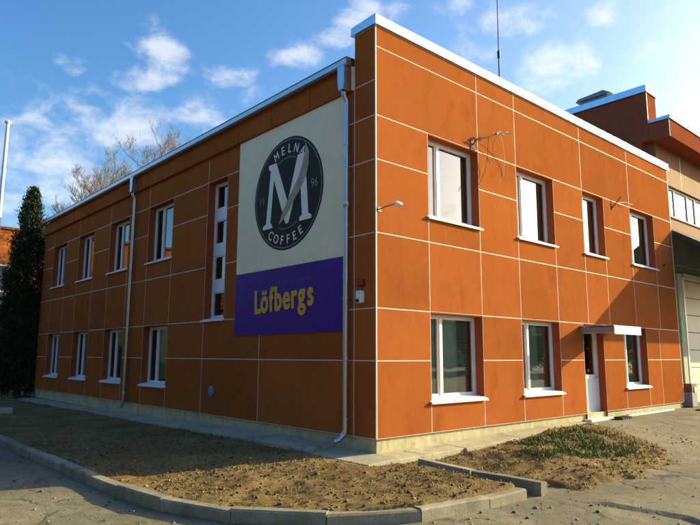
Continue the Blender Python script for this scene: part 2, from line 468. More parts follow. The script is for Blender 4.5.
stp = smooth01(-0.012, 0.012, step_line(GX, GY))*smooth01(-3.15, -3.5, GY)*smooth01(-9, -6, GY)*smooth01(9, 4, GX)
GZ = GZ+0.030*stp*near
ASPH = (gx, gy, GZ)
ground = grid_mesh('ground', gx, gy, GZ, 'asphalt')

# ------------------------------------------------------------------ soil bed
KERB = [(-3.80, 26.0), (-3.80, 1.0), (-3.74, -0.10), (-3.60, -0.85), (-3.33, -1.45), (-2.93, -1.98), (-2.42, -2.38), (-1.82, -2.62), (-1.10, -2.72), (-0.22, -2.74)]
POLY = [(-3.73, 26), (-3.73, 1.0), (-3.67, -0.1), (-3.53, -0.83), (-3.27, -1.40), (-2.88, -1.92), (-2.38, -2.31), (-1.80, -2.55), (-1.09, -2.65), (-0.18, -2.67),
        (0.02, -2.80), (0.12, -3.05), (0.6, -3.35), (1.6, -3.55), (2.6, -3.55), (3.7, -3.30), (4.6, -2.75), (5.1, -2.2), (5.7, -1.35), (6.15, -0.62), (6.2, 0.1), (0.1, 0.1), (0.1, 26)]
def poly_sd(px, py, poly):
    P = np.array(poly); n = len(P)
    d = np.full(px.shape, 1e9); ins = np.zeros(px.shape, bool)
    for i in range(n):
        a = P[i]; b_ = P[(i+1) % n]; e = b_-a
        t = np.clip(((px-a[0])*e[0]+(py-a[1])*e[1])/(e@e), 0, 1)
        d = np.minimum(d, np.hypot(px-a[0]-t*e[0], py-a[1]-t*e[1]))
        c = ((a[1] > py) != (b_[1] > py)) & (px < (b_[0]-a[0])*(py-a[1])/(b_[1]-a[1]+1e-12)+a[0])
        ins ^= c
    return np.where(ins, d, -d)
def apron_left_z(y): return 0.185-0.15*smooth01(2.0, 15.0, np.asarray(y, float))
def apron_right_z(x): return 0.12+0.09*smooth01(0.0, 5.0, np.asarray(x, float))
def soil_h(x, y, ret_mask=False):
    sd = poly_sd(x, y, POLY)
    right = smooth01(-0.30, 0.05, x)*smooth01(1.2, -0.2, y)
    w = 0.06+0.70*right
    m = np.clip(sd/w+right*(0.85*fbm(x*2.3, y*2.3, 4)), 0, 1)
    m = m*m*(3-2*m)
    left = 0.065+0.075*smooth01(-3.4, -0.9, x)*(1-0.9*smooth01(3, 14, y))
    b0 = base_h(x, y)
    mound = 0.09*np.exp(-(((x-2.6)/1.3)**2+((y+1.25)/0.55)**2))+0.06*np.exp(-(((x-4.2)/1.0)**2+((y+1.2)/0.6)**2))+0.05*np.exp(-(((x-1.6)/1.0)**2+((y+2.0)/0.7)**2))
    rgt = b0+0.07+mound
    h = left*(1-right)+rgt*right
    bump = 0.10*fbm(x*1.3+5, y*1.3, 4)+0.055*fbm(x*5, y*5, 4)+0.022*fbm(x*17, y*17, 3)
    edge = np.clip(sd/0.35, 0, 1)
    h = h+bump*(0.35+0.65*edge)
    # stays just under the concrete apron beside the walls
    al = smooth01(-0.85, -0.62, x)*smooth01(-0.75, -0.4, y)
    h = np.where(al > 0, h*(1-al)+al*np.minimum(h, np.where(x < 0, apron_left_z(y), apron_right_z(x))-0.07), h)
    ar = smooth01(-0.66, -0.50, y)*smooth01(-0.75, -0.5, x)
    h = h*(1-ar)+ar*np.minimum(h, apron_right_z(x)-0.07)
    z = (b0-0.10)*(1-m)+h*m
    return (z, m) if ret_mask else z
sx = spaced([(-3.9, 6.6, 0.036)])
sy = spaced([(-3.9, 3.0, 0.036), (3.0, 8.0, 0.07), (8.0, 26.0, 0.2)])
SX, SY = np.meshgrid(sx, sy, indexing='ij')
SZ, SM = soil_h(SX, SY, True)
soil = grid_mesh('soil_bed', sx, sy, SZ, 'soil', keep=SM > 0)

# kerb: separate stones
kerb = thing('kerb', None, None, kind='structure')
def resample(pts, step):
    P = [Vector((*p, 0)) for p in pts]
    out = []; cur = P[0].copy(); out.append(cur.copy()); need = step; i = 1
    while i < len(P):
        d = (P[i]-cur).length
        if d >= need:
            cur = cur+(P[i]-cur)*(need/d); out.append(cur.copy()); need = step
        else:
            need -= d; cur = P[i].copy(); i += 1
    if (P[-1]-out[-1]).length > 0.25: out.append(P[-1])
    return out
def kerb_stone(a, b_, z0, z1, w=0.15, tilt=0.0):
    d = (b_-a); L = d.length; d.normalize()
    n = Vector((-d.y, d.x, 0))          # inward side (left of travel)
    me_b = MB(); g = 0.006
    ps = []
    for t in (g, L*0.5, L-g):
        for k, (off, z) in enumerate(((0.0, z0), (0.0, z1-0.02), (0.02, z1), (w-0.01, z1), (w, z1-0.012), (w, z0))):
            p = a+d*t+n*off
            jit = 0.006*(random.random()-0.5)
            ps.append((p.x+jit, p.y+jit, z+(jit if k in (1, 2, 3, 4) else 0)+tilt*t))
    me_b.v = ps
    for s_ in range(2):
        for k in range(6):
            i = s_*6+k; j = s_*6+(k+1) % 6
            me_b.f.append((i, j, j+6, i+6))
    me_b.f += [tuple(range(6))[::-1], tuple(range(12, 18))]
    return me_b.build('kerb_stone', 'kerb', kerb)
KP = resample(KERB, 0.98)
for i in range(len(KP)-1):
    kerb_stone(KP[i].copy(), KP[i+1].copy(), -0.16, 0.098+random.uniform(-0.012, 0.012))
# kerb returning towards the building
ks = kerb_stone(Vector((0.20, -2.76, 0)), Vector((0.20, -1.72, 0)), -0.12, 0.125, 0.14, -0.005)
ks2 = kerb_stone(Vector((0.22, -1.70, 0)), Vector((0.24, -0.75, 0)), -0.12, 0.120, 0.14, 0.03)

# concrete apron along the walls
apron = thing('apron', None, None, kind='structure')
def slab(x0, x1, y0, y1, zs, name='slab'):
    # zs: z at (x0,y0),(x1,y0),(x1,y1),(x0,y1)
    m = MB(); g = 0.006
    c = [(x0+g, y0+g), (x1-g, y0+g), (x1-g, y1-g), (x0+g, y1-g)]
    m.v = [(*c[k], zs[k]-0.3) for k in range(4)]+[(*c[k], zs[k]) for k in range(4)]
    m.f = [(3, 2, 1, 0), (4, 5, 6, 7), (0, 1, 5, 4), (1, 2, 6, 5), (2, 3, 7, 6), (3, 0, 4, 7)]
    return m.build(name, 'concrete', apron, bevel=0.008)
y = -0.48
while y < 18.2:
    y1 = min(y+random.choice([1.45, 1.6, 1.5]), 18.4)
    za, zb = float(apron_left_z(y)), float(apron_left_z(y1))
    if y < 0: za = zb = 0.135
    j = random.uniform(-0.006, 0.006)
    slab(-0.62+random.uniform(-0.02, 0.02), 0.02 if y < 0 else 0.045, y, y1, (za-0.03+j, za+j, zb+j, zb-0.03+j))
    y = y1
x = 0.03
while x < 6.2:
    x1 = min(x+1.55, 6.2)
    za, zb = float(apron_right_z(x)), float(apron_right_z(x1))
    slab(x, x1, -0.48+random.uniform(-0.03, 0.03), 0.045, (za-0.012, zb-0.012, zb+0.004, za+0.004))
    x = x1

# ------------------------------------------------------------------ office building
B0, J6, J5, J4, J3, J2, J1, TOP = 0.35, 1.54, 2.37, 3.59, 4.82, 5.58, 6.80, 7.17
S2, S1 = 4.05, 0.87                     # sill levels
XE, YE = 12.22, 18.4
bld = thing('office_building', 'two-storey office building clad in orange terracotta panels with white joints', 'building')
def FR(s, n, z): return (s, n, z)       # right facade frame: s along +X, n inward
def FL(s, n, z): return (n, s, z)       # left facade frame: s along +Y, n inward
def fbox(mb, F, s0, s1, n0, n1, z0, z1):
    i = len(mb.v)
    for z in (z0, z1):
        for s, n in ((s0, n0), (s1, n0), (s1, n1), (s0, n1)): mb.v.append(F(s, n, z))
    mb.f += [(i,i+3,i+2,i+1),(i+4,i+5,i+6,i+7),(i,i+1,i+5,i+4),(i+1,i+2,i+6,i+5),(i+2,i+3,i+7,i+6),(i+3,i,i+4,i+7)]
wallR, wallL = MB(), MB()
PAN = []
def cell(F, s0, s1, z0, z1, a=None, b_=None):
    w = wallR if F is FR else wallL
    fbox(w, F, s0 if s0 > 0 else 0.02, s1, 0.0015, 0.13, z0, z1)
    g = 0.0075
    PAN.append((F, (s0+g) if s0 > 0 else 0.022, s1-g, z0+g, z1-g))
# right facade
XC = [0, 1.30, 2.79, 4.10, 5.57, 6.89, 7.97, 9.46, 10.97, XE]
for a, b_ in ((0, 2.79), (2.79, 4.10), (4.10, 6.89), (6.89, 9.46), (9.46, XE)):
    cell(FR, a, b_, J1, TOP); cell(FR, a, b_, J2, J1)
for i in range(9):
    a, b_ = XC[i], XC[i+1]
    if i % 2 == 0:
        cell(FR, a, b_, J3, J2); cell(FR, a, b_, J4, J3)
    else:
        cell(FR, a, b_, J4, S2)
    cell(FR, a, b_, J5, J4)
for a, b_ in ((0, 1.30), (2.79, 4.10), (5.57, 6.60), (7.58, 8.66), (10.0, 10.84), (10.84, XE)):
    cell(FR, a, b_, J6, J5); cell(FR, a, b_, B0, J6)
for a, b_ in ((1.30, 2.79), (4.10, 5.57), (8.66, 10.0)):
    cell(FR, a, b_, B0, S1)
# left facade
WL_ = [(7.36, 8.82), (10.16, 11.62), (12.96, 14.42), (15.74, 17.20)]
EAV = 6.62
cell(FL, 0, 0.52, 6.20, TOP); cell(FL, 0, 0.52, J2, 6.20)
edges = [0.52, 3.30, 5.58]+[w[1] for w in WL_]+[YE]
for a, b_ in zip(edges[:-1], edges[1:]): cell(FL, a, b_, J2, EAV)
for (z0, z1) in ((J3, J2), (J4, J3)):
    cell(FL, 0, 0.52, z0, z1)
    cell(FL, 0.52, 4.70, z0, z1)
cell(FL, 0, 0.52, J5, J4); cell(FL, 0.52, 4.70, J5, J4)
segs = [5.58]+[v for w in WL_ for v in w]+[YE]
for i in range(len(segs)-1):
    a, b_ = segs[i], segs[i+1]
    if i % 2 == 0:
        cell(FL, a, b_, J3, J2); cell(FL, a, b_, J4, J3)
    else:
        cell(FL, a, b_, J4, S2)
    cell(FL, a, b_, J5, J4)
    if i % 2 == 0:
        cell(FL, a, b_, J6, J5); cell(FL, a, b_, B0, J6)
    else:
        cell(FL, a, b_, B0, S1)
for a, b_ in ((0, 0.52), (0.52, 3.30), (3.30, 5.58)):
    cell(FL, a, b_, J6, J5); cell(FL, a, b_, B0, J6)
wR = wallR.build('wall', 'joint', bld)
wL = wallL.build('wall', 'joint', bld)
for F, s0, s1, z0, z1 in PAN:
    m = MB(); fbox(m, F, s0, s1, 0.0, 0.02, z0, z1)
    m.build('panel', 'panel', wR if F is FR else wL, bevel=0.0012)
MB().box(-0.003, 0.019, -0.003, 0.019, B0, TOP).build('corner_trim', 'joint', bld)
MB().box(XE, XE+0.022, -0.003, 0.03, B0, TOP).build('corner_trim', 'joint', bld)
# plinth, core, roof
m = MB(); m.box(0.045, XE-0.05, 0.045, 0.4, -0.3, B0-0.002); m.box(0.045, 0.4, 0.4, YE-0.05, -0.3, B0-0.002)
m.build('plinth', 'plinth', bld)
m = MB(); m.box(XE-0.12, XE-0.002, 0.13, YE, B0, 6.6); m.box(0.13, XE-0.12, YE-0.12, YE, B0, 6.6)
m.box(0.03, XE-0.002, 0.42, 0.535, 6.62, TOP-0.002); m.build('back_wall', 'panel', bld)
MB().box(0.02, XE-0.12, 0.54, YE, 6.50, 6.60).build('roof', 'membrane', bld)
# parapet coping (folded metal, slightly battered front)
def coping(name, x0, x1, y0, y1, z0, z1, parent, batter=0.006):
    m = MB()
    m.v = [(x0, y0, z0), (x1, y0, z0), (x1, y1, z0), (x0, y1, z0), (x0+batter, y0+batter, z1), (x1-batter, y0+batter, z1), (x1-batter, y1-batter, z1-0.03), (x0+batter, y1-batter, z1-0.03)]
    m.f = [(3, 2, 1, 0), (4, 5, 6, 7), (0, 1, 5, 4), (1, 2, 6, 5), (2, 3, 7, 6), (3, 0, 4, 7)]
    return m.build(name, 'coping', parent, bevel=0.006)
xx = -0.045
segx = [-0.045, 2.0, 4.05, 6.1, 8.15, 10.2, XE+0.05]
for i, (a, b_) in enumerate(zip(segx[:-1], segx[1:])):
    coping('coping', a+(0.0 if i == 0 else 0.001), b_-0.001, -0.045, 0.585, 7.172, 7.365, bld)
# eave box with gutter on the left side
EX = -0.085
eave = MB().box(EX+0.02, -0.002, 0.525, YE, 6.17, 6.60).build('eave_box', 'joint', bld)
ej = [0.53, 1.68, 2.94, 4.18, 5.44, 6.70, 7.96, 9.22, 10.48, 11.74, 13.0, 14.26, 15.52, 16.78, YE]
for a, b_ in zip(ej[:-1], ej[1:]):
    MB().box(EX, EX+0.022, a+0.008, b_-0.008, 6.168, 6.60).build('fascia_panel', 'panel', eave, bevel=0.001)
MB().box(EX+0.03, -0.003, 0.54, YE, 6.160, 6.168).build('soffit', 'reveal', eave)
gut = MB()
prof = [(-0.02, 6.73), (-0.02, 6.60), (-0.05, 6.575), (-0.11, 6.57), (-0.135, 6.60), (-0.14, 6.695), (-0.155, 6.70), (-0.15, 6.71), (-0.128, 6.705), (-0.122, 6.61), (-0.10, 6.585), (-0.05, 6.59), (-0.034, 6.605), (-0.034, 6.73)]
gut.prism(prof, lambda p, q, d: (EX+p, d, q), 0.50, YE+0.1)
gutter = gut.build('gutter', 'zinc', bld)
MB().box(EX-0.142, EX-0.018, 0.492, 0.499, 6.572, 6.722).build('end_cap', 'zinc', gutter)
m = MB()
m.v = [(EX-0.03, 0.53, 6.735), (EX+0.02, 0.53, 6.755), (1.2, 0.53, 6.83), (EX-0.03, YE+0.08, 6.735), (EX+0.02, YE+0.08, 6.755), (1.2, YE+0.08, 6.83)]
m.v += [(v[0], v[1], v[2]-0.02) for v in m.v[:6]]
m.f = [(0, 3, 4, 1), (1, 4, 5, 2), (6, 7, 10, 9), (7, 8, 11, 10), (0, 6, 9, 3), (0, 1, 7, 6), (1, 2, 8, 7), (3, 9, 10, 4), (4, 10, 11, 5), (2, 5, 11, 8)]
m.build('eave_flashing', 'zinc', bld)
for k in range(14):
    yk = 1.1+k*1.3
    MB().box(EX-0.142, EX-0.02, yk, yk+0.025, 6.712, 6.722).build('gutter_strap', 'zinc', bld)
def downpipe(yc, name='downpipe', zend=0.30, kick=0.16, dirx=-1):
    px = -0.095; r = 0.046
    dp = MB().tube([(EX-0.08, yc, 6.12), (EX-0.075, yc, 6.06), (px, yc, 5.97), (px, yc, 5.9), (px, yc, zend+0.14), (px-0.01, yc+0.02, zend+0.08), (px-kick*0.5, yc+0.05, zend), (px-kick, yc+0.09, zend-0.03)], r, 14).build(name, 'zinc', bld, smooth=True)
    hp = MB().prism([(-0.09, 6.58), (0.09, 6.58), (0.085, 6.30), (0.06, 6.14), (-0.06, 6.14), (-0.085, 6.30)], lambda p, q, d: (d, yc+p, q), EX-0.155, EX-0.003)
    hp.build('hopper', 'zinc', dp, bevel=0.006)
    for zc in (5.2, 4.10, 2.55, 1.58, 0.62):
        MB().tube([(px, yc, zc-0.018), (px, yc, zc+0.018)], r+0.008, 14).build('clamp', 'zinc', dp, smooth=True)
        MB().box(px+0.03, 0.0, yc-0.012, yc+0.012, zc-0.012, zc+0.012).build('bracket', 'zinc', dp)
    for zc in (4.9, 2.9):
        MB().tube([(px, yc, zc-0.03), (px, yc, zc+0.03)], r+0.004, 14).build('sleeve', 'zinc', dp, smooth=True)
    return dp
downpipe(0.62)
downpipe(9.62, zend=0.28, kick=0.03)

# windows
def window(F, s0, s1, z0, z1, mull=None, sill=True, trans=None, curtain=None, fw=0.042, depth=0.18, blind=False):
    n0, n1 = depth, depth+0.065
    fm = MB()
    # frame profile
    fbox(fm, F, s0+0.012, s0+0.012+fw, n0, n1, z0+0.012, z1-0.012); fbox(fm, F, s1-0.012-fw, s1-0.012, n0, n1, z0+0.012, z1-0.012)
    fbox(fm, F, s0+0.012+fw, s1-0.012-fw, n0, n1, z0+0.012, z0+0.012+fw*1.2); fbox(fm, F, s0+0.012+fw, s1-0.012-fw, n0, n1, z1-0.012-fw, z1-0.012)
    win = fm.build('window', 'white', bld)
    # reveal lining of the opening
    rv = MB()
    fbox(rv, F, s0-0.004, s0+0.012, 0.003, n1+0.02, z0, z1); fbox(rv, F, s1-0.012, s1+0.004, 0.003, n1+0.02, z0, z1)
    fbox(rv, F, s0+0.012, s1-0.012, 0.003, n1+0.02, z1-0.012, z1+0.004); fbox(rv, F, s0+0.012, s1-0.012, 0.003, n1+0.02, z0-0.004, z0+0.012)
    rv.build('reveal', 'reveal', win)
    zb, zt = z0+0.012+fw*1.2, z1-0.012-fw
    bays = [(s0+0.012+fw, s1-0.012-fw)]
    if mull is not None:
        mm = MB(); fbox(mm, F, mull-0.03, mull+0.03, n0-0.006, n1, zb, zt); mm.build('mullion', 'white', win)
        bays = [(bays[0][0], mull-0.03), (mull+0.03, bays[0][1])]
    rows = [(zb, zt)]
    if trans:
        rows = []; h = (zt-zb-(trans-1)*0.26)/trans
        for k in range(trans):
            a = zb+k*(h+0.26); rows.append((a, a+h))
            if k < trans-1:
                tm = MB(); fbox(tm, F, bays[0][0], bays[0][1], n0-0.005, n1, a+h, a+h+0.26); tm.build('transom', 'white', win)
    for (a, c) in bays:
        for (q, t) in rows:
            sw = 0.034
            sm = MB()
            fbox(sm, F, a+0.002, a+sw, n0+0.008, n1-0.008, q+0.002, t-0.002); fbox(sm, F, c-sw, c-0.002, n0+0.008, n1-0.008, q+0.002, t-0.002)
            fbox(sm, F, a+sw, c-sw, n0+0.008, n1-0.008, q+0.002, q+sw); fbox(sm, F, a+sw, c-sw, n0+0.008, n1-0.008, t-sw, t-0.002)
            sm.build('sash', 'white', win)
            pm = MB(); nn_ = n0+0.035
            pm.v = [F(a+sw, nn_, q+sw), F(c-sw, nn_, q+sw), F(c-sw, nn_, t-sw), F(a+sw, nn_, t-sw)]
            pm.f = [(0, 1, 2, 3)] if F is FR else [(3, 2, 1, 0)]
            pm.build('pane', 'glass', win, fix=False)
    if sill:
        sm = MB()
        i = 0
        so = 0.055
        sm.v = [F(s0-0.045, -so, z0-0.035), F(s1+0.045, -so, z0-0.035), F(s1+0.045, n0-0.002, z0+0.016), F(s0-0.045, n0-0.002, z0+0.016)]
        # only the part in front of the wall is wider than the opening
        sm = MB()
        pts = [(s0-0.045, -so, z0-0.022), (s1+0.045, -so, z0-0.022), (s1+0.045, -0.001, z0-0.001), (s1-0.013, -0.001, z0-0.001+0.014), (s1-0.013, n0, z0+0.045), (s0+0.013, n0, z0+0.045), (s0+0.013, -0.001, z0-0.001+0.014), (s0-0.045, -0.001, z0-0.001)]
        nP = len(pts)
        sm.v = [F(*p) for p in pts]+[F(p[0], p[1], p[2]-0.03) for p in pts]
        sm.f = [tuple(range(nP)), tuple(range(nP, 2*nP))[::-1]]+[(k, (k+1) % nP, nP+(k+1) % nP, nP+k) for k in range(nP)]
        sm.build('sill', 'white_metal', win)
    # room behind the glass
    rm = MB()
    a, c, d0, d1 = s0-0.25, s1+0.25, n1+0.03, n1+1.4
    q, t = z0-0.55, z1+0.22
    i = 0
    rm.v = [F(a, d0, q), F(c, d0, q), F(c, d1, q), F(a, d1, q), F(a, d0, t), F(c, d0, t), F(c, d1, t), F(a, d1, t),
            F(s0, d0, z0), F(s1, d0, z0), F(s1, d0, z1), F(s0, d0, z1)]
    rm.f = [(0, 1, 2, 3), (4, 5, 6, 7), (1, 2, 6, 5), (2, 3, 7, 6), (3, 0, 4, 7), (0, 1, 9, 8), (1, 5, 10, 9), (5, 4, 11, 10), (4, 0, 8, 11)]
    rm.build('interior', 'room', win, fix=False)
    if curtain:
        cm = MB(); nseg = 26
        a, c, zlo = curtain
        for k in range(nseg+1):
            s = a+(c-a)*k/nseg
            n = n1+0.022+0.010*math.sin(k*1.9)
            cm.v += [F(s, n, zlo), F(s, n, z1+0.02)]
        cm.f = [(2*k, 2*k+2, 2*k+3, 2*k+1) for k in range(nseg)]
        cm.build('curtain', 'curtain', win, fix=False, smooth=True)
    if blind:
        bm_ = MB(); nsl = 22
        zt_, zb_ = z1-0.05, z0+0.06
        for k in range(nsl):
            za = zb_+(zt_-zb_)*k/nsl; zc = zb_+(zt_-zb_)*(k+0.92)/nsl
            i0 = len(bm_.v)
            bm_.v += [F(s0+0.05, n1+0.075, za), F(s1-0.05, n1+0.075, za), F(s1-0.05, n1+0.055, zc), F(s0+0.05, n1+0.055, zc)]
            bm_.f.append((i0, i0+1, i0+2, i0+3))
        bm_.build('blind', 'blind', win, fix=False)
    return win
for i, (a, b_) in enumerate(((1.30, 2.79), (4.10, 5.57), (6.89, 7.97), (9.46, 10.97))):
    window(FR, a, b_, S2, J2-0.012, mull=a+(0.47 if b_-a > 1.2 else 0.36), blind=True)
for i, (a, b_) in enumerate(((1.30, 2.79), (4.10, 5.57), (8.66, 10.0))):
    window(FR, a, b_, S1, J5-0.012, mull=a+0.47, curtain=(a+0.03, a+[1.02, 0.95, 0.6][i], 0.93), blind=True)
window(FL, 4.70, 5.58, 2.40, J2-0.012, trans=4)
for i, (a, b_) in enumerate(WL_):
    window(FL, a, b_, S2, J2-0.012, mull=b_-0.52)
    window(FL, a, b_, S1, J5-0.012, mull=b_-0.52, curtain=(a+0.3, a+0.9, 1.0) if i in (0, 2) else None)

# door
def door():
    s0, s1, z0, z1 = 6.60, 7.58, 0.24, J5-0.012
    n0, n1 = 0.17, 0.235
    dm = MB()
    fbox(dm, FR, s0+0.012, s0+0.08, n0, n1, z0, z1-0.012); fbox(dm, FR, s1-0.08, s1-0.012, n0, n1, z0, z1-0.012); fbox(dm, FR, s0+0.08, s1-0.08, n0, n1, z1-0.10, z1-0.012)
    d = dm.build('door', 'white', bld)
    rv = MB()
    fbox(rv, FR, s0-0.004, s0+0.012, 0.003, n1+0.02, 0.19, z1); fbox(rv, FR, s1-0.012, s1+0.004, 0.003, n1+0.02, 0.19, z1); fbox(rv, FR, s0+0.012, s1-0.012, 0.003, n1+0.02, z1-0.012, z1+0.004)
    rv.build('reveal', 'reveal', d)
    lf = MB(); a, c = s0+0.082, s1-0.082
    fbox(lf, FR, a, a+0.09, n0+0.008, n1-0.01, z0+0.01, z1-0.102); fbox(lf, FR, c-0.09, c, n0+0.008, n1-0.01, z0+0.01, z1-0.102)
    fbox(lf, FR, a+0.09, c-0.09, n0+0.008, n1-0.01, z1-0.20, z1-0.102); fbox(lf, FR, a+0.09, c-0.09, n0+0.008, n1-0.01, 1.10, 1.20); fbox(lf, FR, a+0.09, c-0.09, n0+0.008, n1-0.01, z0+0.01, z0+0.13)
    lf.build('leaf', 'white', d)
    pn = MB(); fbox(pn, FR, a+0.09, c-0.09, n0+0.022, n1-0.02, z0+0.13, 1.10); pn.build('lower_panel', 'white', d)
    pm = MB(); pm.v = [FR(a+0.09, n0+0.035, 1.20), FR(c-0.09, n0+0.035, 1.20), FR(c-0.09, n0+0.035, z1-0.20), FR(a+0.09, n0+0.035, z1-0.20)]; pm.f = [(0, 1, 2, 3)]
    pm.build('pane', 'glass', d, fix=False)
    hm = MB().tube([(c-0.045, n0+0.008, 1.14), (c-0.045, n0-0.045, 1.14), (c-0.16, n0-0.05, 1.14)], 0.011, 8); hm.build('handle', 'grey_metal', d, smooth=True)
    rm = MB(); rm.v = [FR(s0, n1+0.03, 0.2), FR(s1, n1+0.03, 0.2), FR(s1, 1.6, 0.2), FR(s0, 1.6, 0.2), FR(s0, n1+0.03, z1), FR(s1, n1+0.03, z1), FR(s1, 1.6, z1), FR(s0, 1.6, z1)]
    rm.f = [(0, 1, 2, 3), (4, 5, 6, 7), (1, 2, 6, 5), (2, 3, 7, 6), (3, 0, 4, 7)]
    rm.build('interior', 'room', d, fix=False)
    MB().box(s0-0.10, s1-0.02, -0.14, 0.17, 0.10, 0.235).build('door_step', 'white_metal', d, bevel=0.008)
    return d
door()
# flat canopy over the door
can = MB().box(6.46, 7.78, -0.78, -0.002, 2.16, 2.27).build('door_canopy', 'grey_metal', bld, bevel=0.004)
MB().box(6.455, 7.785, -0.80, -0.782, 2.11, 2.285).build('canopy_fascia', 'white_metal', can)
MB().box(6.44, 7.80, -0.79, 0.0, 2.288, 2.30).build('canopy_sheet', 'zinc', can)
# round vent cap low on the left wall
m = MB(); m.tube([(-0.006, 5.07, 0.85), (-0.035, 5.07, 0.85), (-0.05, 5.07, 0.85)], [0.115, 0.115, 0.07], 20)
m.build('vent_cap', 'grey_metal', bld, smooth=True)

# ------------------------------------------------------------------ sign board
sign = thing('sign_board', 'tall wall sign, beige above with round black coffee emblem, purple below with yellow lettering', 'sign', loc=(-0.03, 2.47, 2.02))
SY0, SY1, SZ0, SZS, SZ1 = 0.76, 4.18, 2.02, 3.28, 6.15
def sl(p): return (p[0]+0.03, p[1]-2.47, p[2]-2.02)
def signbox(name, mat, x0, x1, y0, y1, z0, z1):
    a = sl((x0, y0, z0)); c = sl((x1, y1, z1))
    return MB().box(a[0], c[0], a[1], c[1], a[2], c[2]).build(name, mat, sign)
signbox('upper_panel', 'sign_beige', -0.03, -0.004, SY0, SY1, SZS+0.001, SZ1)
signbox('lower_panel', 'sign_purple', -0.03, -0.004, SY0, SY1, SZ0, SZS-0.001)
# 2D sign coordinates: u to the viewer's right (-Y), v up
def S2D(cy, cz):
    return lambda u, v, d: sl((-0.03-d, cy-u, cz+v))
LC = S2D(2.42, 4.71)
def disc(name, mat, r0, r1, d, n=72):
    m = MB()
    if r0 <= 0:
        m.prism([(r1*math.cos(2*math.pi*k/n), r1*math.sin(2*math.pi*k/n)) for k in range(n)], LC, -0.001, d)
        return m.build(name, mat, sign)
    for k in range(n):
        a = 2*math.pi*k/n
        for r_ in (r0, r1):
            for dd in (-0.001, d): m.v.append(LC(r_*math.cos(a), r_*math.sin(a), dd))
    for k in range(n):
        i = 4*k; j = 4*((k+1) % n)
        m.f += [(i+1, i+3, j+3, j+1), (i, i+1, j+1, j), (i+3, i+2, j+2, j+3)]
    return m.build(name, mat, sign)
disc('emblem_disc', 'logo_dark', 0, 1.11, 0.006)
disc('emblem_ring', 'logo_grey', 1.055, 1.072, 0.008)
def arc_line(name, r_, a0, a1, w, mat, d=0.009):
    m = MB(); n = 24; pts = []
    for k in range(n+1): a = math.radians(a0+(a1-a0)*k/n); pts.append(((r_+w)*math.cos(a), (r_+w)*math.sin(a)))
    for k in range(n, -1, -1): a = math.radians(a0+(a1-a0)*k/n); pts.append((r_*math.cos(a), r_*math.sin(a)))
    for k in range(n):
        q = [pts[k], pts[k+1], pts[2*n-k], pts[2*n+1-k]]
        m.prism(q, LC, 0.0, d)
    return m.build(name, mat, sign)
arc_line('emblem_arc', 0.70, 66, 116, 0.015, 'logo_grey')
arc_line('emblem_arc', 0.69, 248, 300, 0.015, 'logo_grey')
# the big serif letter
MP = MB()
def poly(pts, d=0.010): MP.prism(pts, LC, 0.0, d)
poly([(-0.79, -0.62), (-0.46, -0.62), (-0.47, -0.55), (-0.53, -0.51), (-0.44, 0.36), (-0.36, 0.62), (-0.36, 0.68), (-0.62, 0.68), (-0.62, 0.60), (-0.55, 0.55), (-0.68, -0.51), (-0.78, -0.55)])
poly([(-0.45, 0.68), (-0.36, 0.68), (0.07, -0.26), (-0.02, -0.60), (-0.46, 0.40)], 0.0105)
poly([(-0.02, -0.60), (0.07, -0.60), (0.46, 0.40), (0.56, 0.62), (0.56, 0.68), (0.34, 0.68), (0.02, -0.26)], 0.011)
poly([(0.42, 0.30), (0.53, 0.66), (0.60, 0.30), (0.69, -0.51), (0.78, -0.55), (0.78, -0.62), (0.42, -0.62), (0.42, -0.55), (0.50, -0.51)], 0.0115)
MP.build('emblem_letter', 'logo_light', sign)
MB().prism([(-0.24, -0.60), (-0.12, -0.36), (0.01, -0.20), (0.20, 0.02), (0.38, 0.24), (0.50, 0.48), (0.57, 0.72), (0.58, 0.88), (0.68, 0.68), (0.68, 0.42), (0.60, 0.20), (0.42, -0.02), (0.22, -0.22), (0.06, -0.38), (-0.10, -0.52)], LC, 0.0, 0.015).build('emblem_quill', 'quill', sign)
# lettering
_dg = None
def text_mesh(txt, bold=0.0):
    cu = bpy.data.curves.new('lettering', 'FONT'); cu.body = txt; cu.size = 1.0; cu.offset = bold
    cu.align_x = 'CENTER'; cu.extrude = 0.0; cu.resolution_u = 4
    ob = bpy.data.objects.new('lettering_tmp', cu); COL.objects.link(ob)
    dg = bpy.context.evaluated_depsgraph_get(); dg.update()
    me = bpy.data.meshes.new_from_object(ob.evaluated_get(dg))
    bpy.data.objects.remove(ob); bpy.data.curves.remove(cu)
    return me
def place_text(txt, mat, F2, u, v, ang, size, sxx=1.0, bold=0.0, d=0.009, name='letter', shear=0.0):
    src = text_mesh(txt, 0.0)
    ca, sa = math.cos(ang), math.sin(ang)
    V = [tuple(q.co) for q in src.vertices]; Fc = [tuple(p.vertices) for p in src.polygons]
    m = MB()
    # heavier strokes: the outline stamped a few times with a small shift, each a hair higher
    shifts = [(0, 0)] if bold == 0 else [(bold*math.cos(k*math.pi/3), bold*0.8*math.sin(k*math.pi/3)) for k in range(6)]+[(0, 0)]
    for k, (ox, oy) in enumerate(shifts):
        i0 = len(m.v)
        for q in V:
            x_, y_ = (q[0]+ox)*size*sxx, (q[1]+oy)*size
            m.v.append(F2(u+x_*ca-y_*sa, v+x_*sa+y_*ca, d+0.0005*k))
        m.f += [tuple(i0+a for a in f) for f in Fc]
    bpy.data.meshes.remove(src)
    return m.build(name, mat, sign, fix=False)
for i, ch in enumerate('MELNA'):
    a = math.radians(114-i*14.5)
    place_text(ch, 'logo_light', LC, 0.80*math.cos(a), 0.80*math.sin(a), a-math.pi/2, 0.25, 0.85, 0.016)
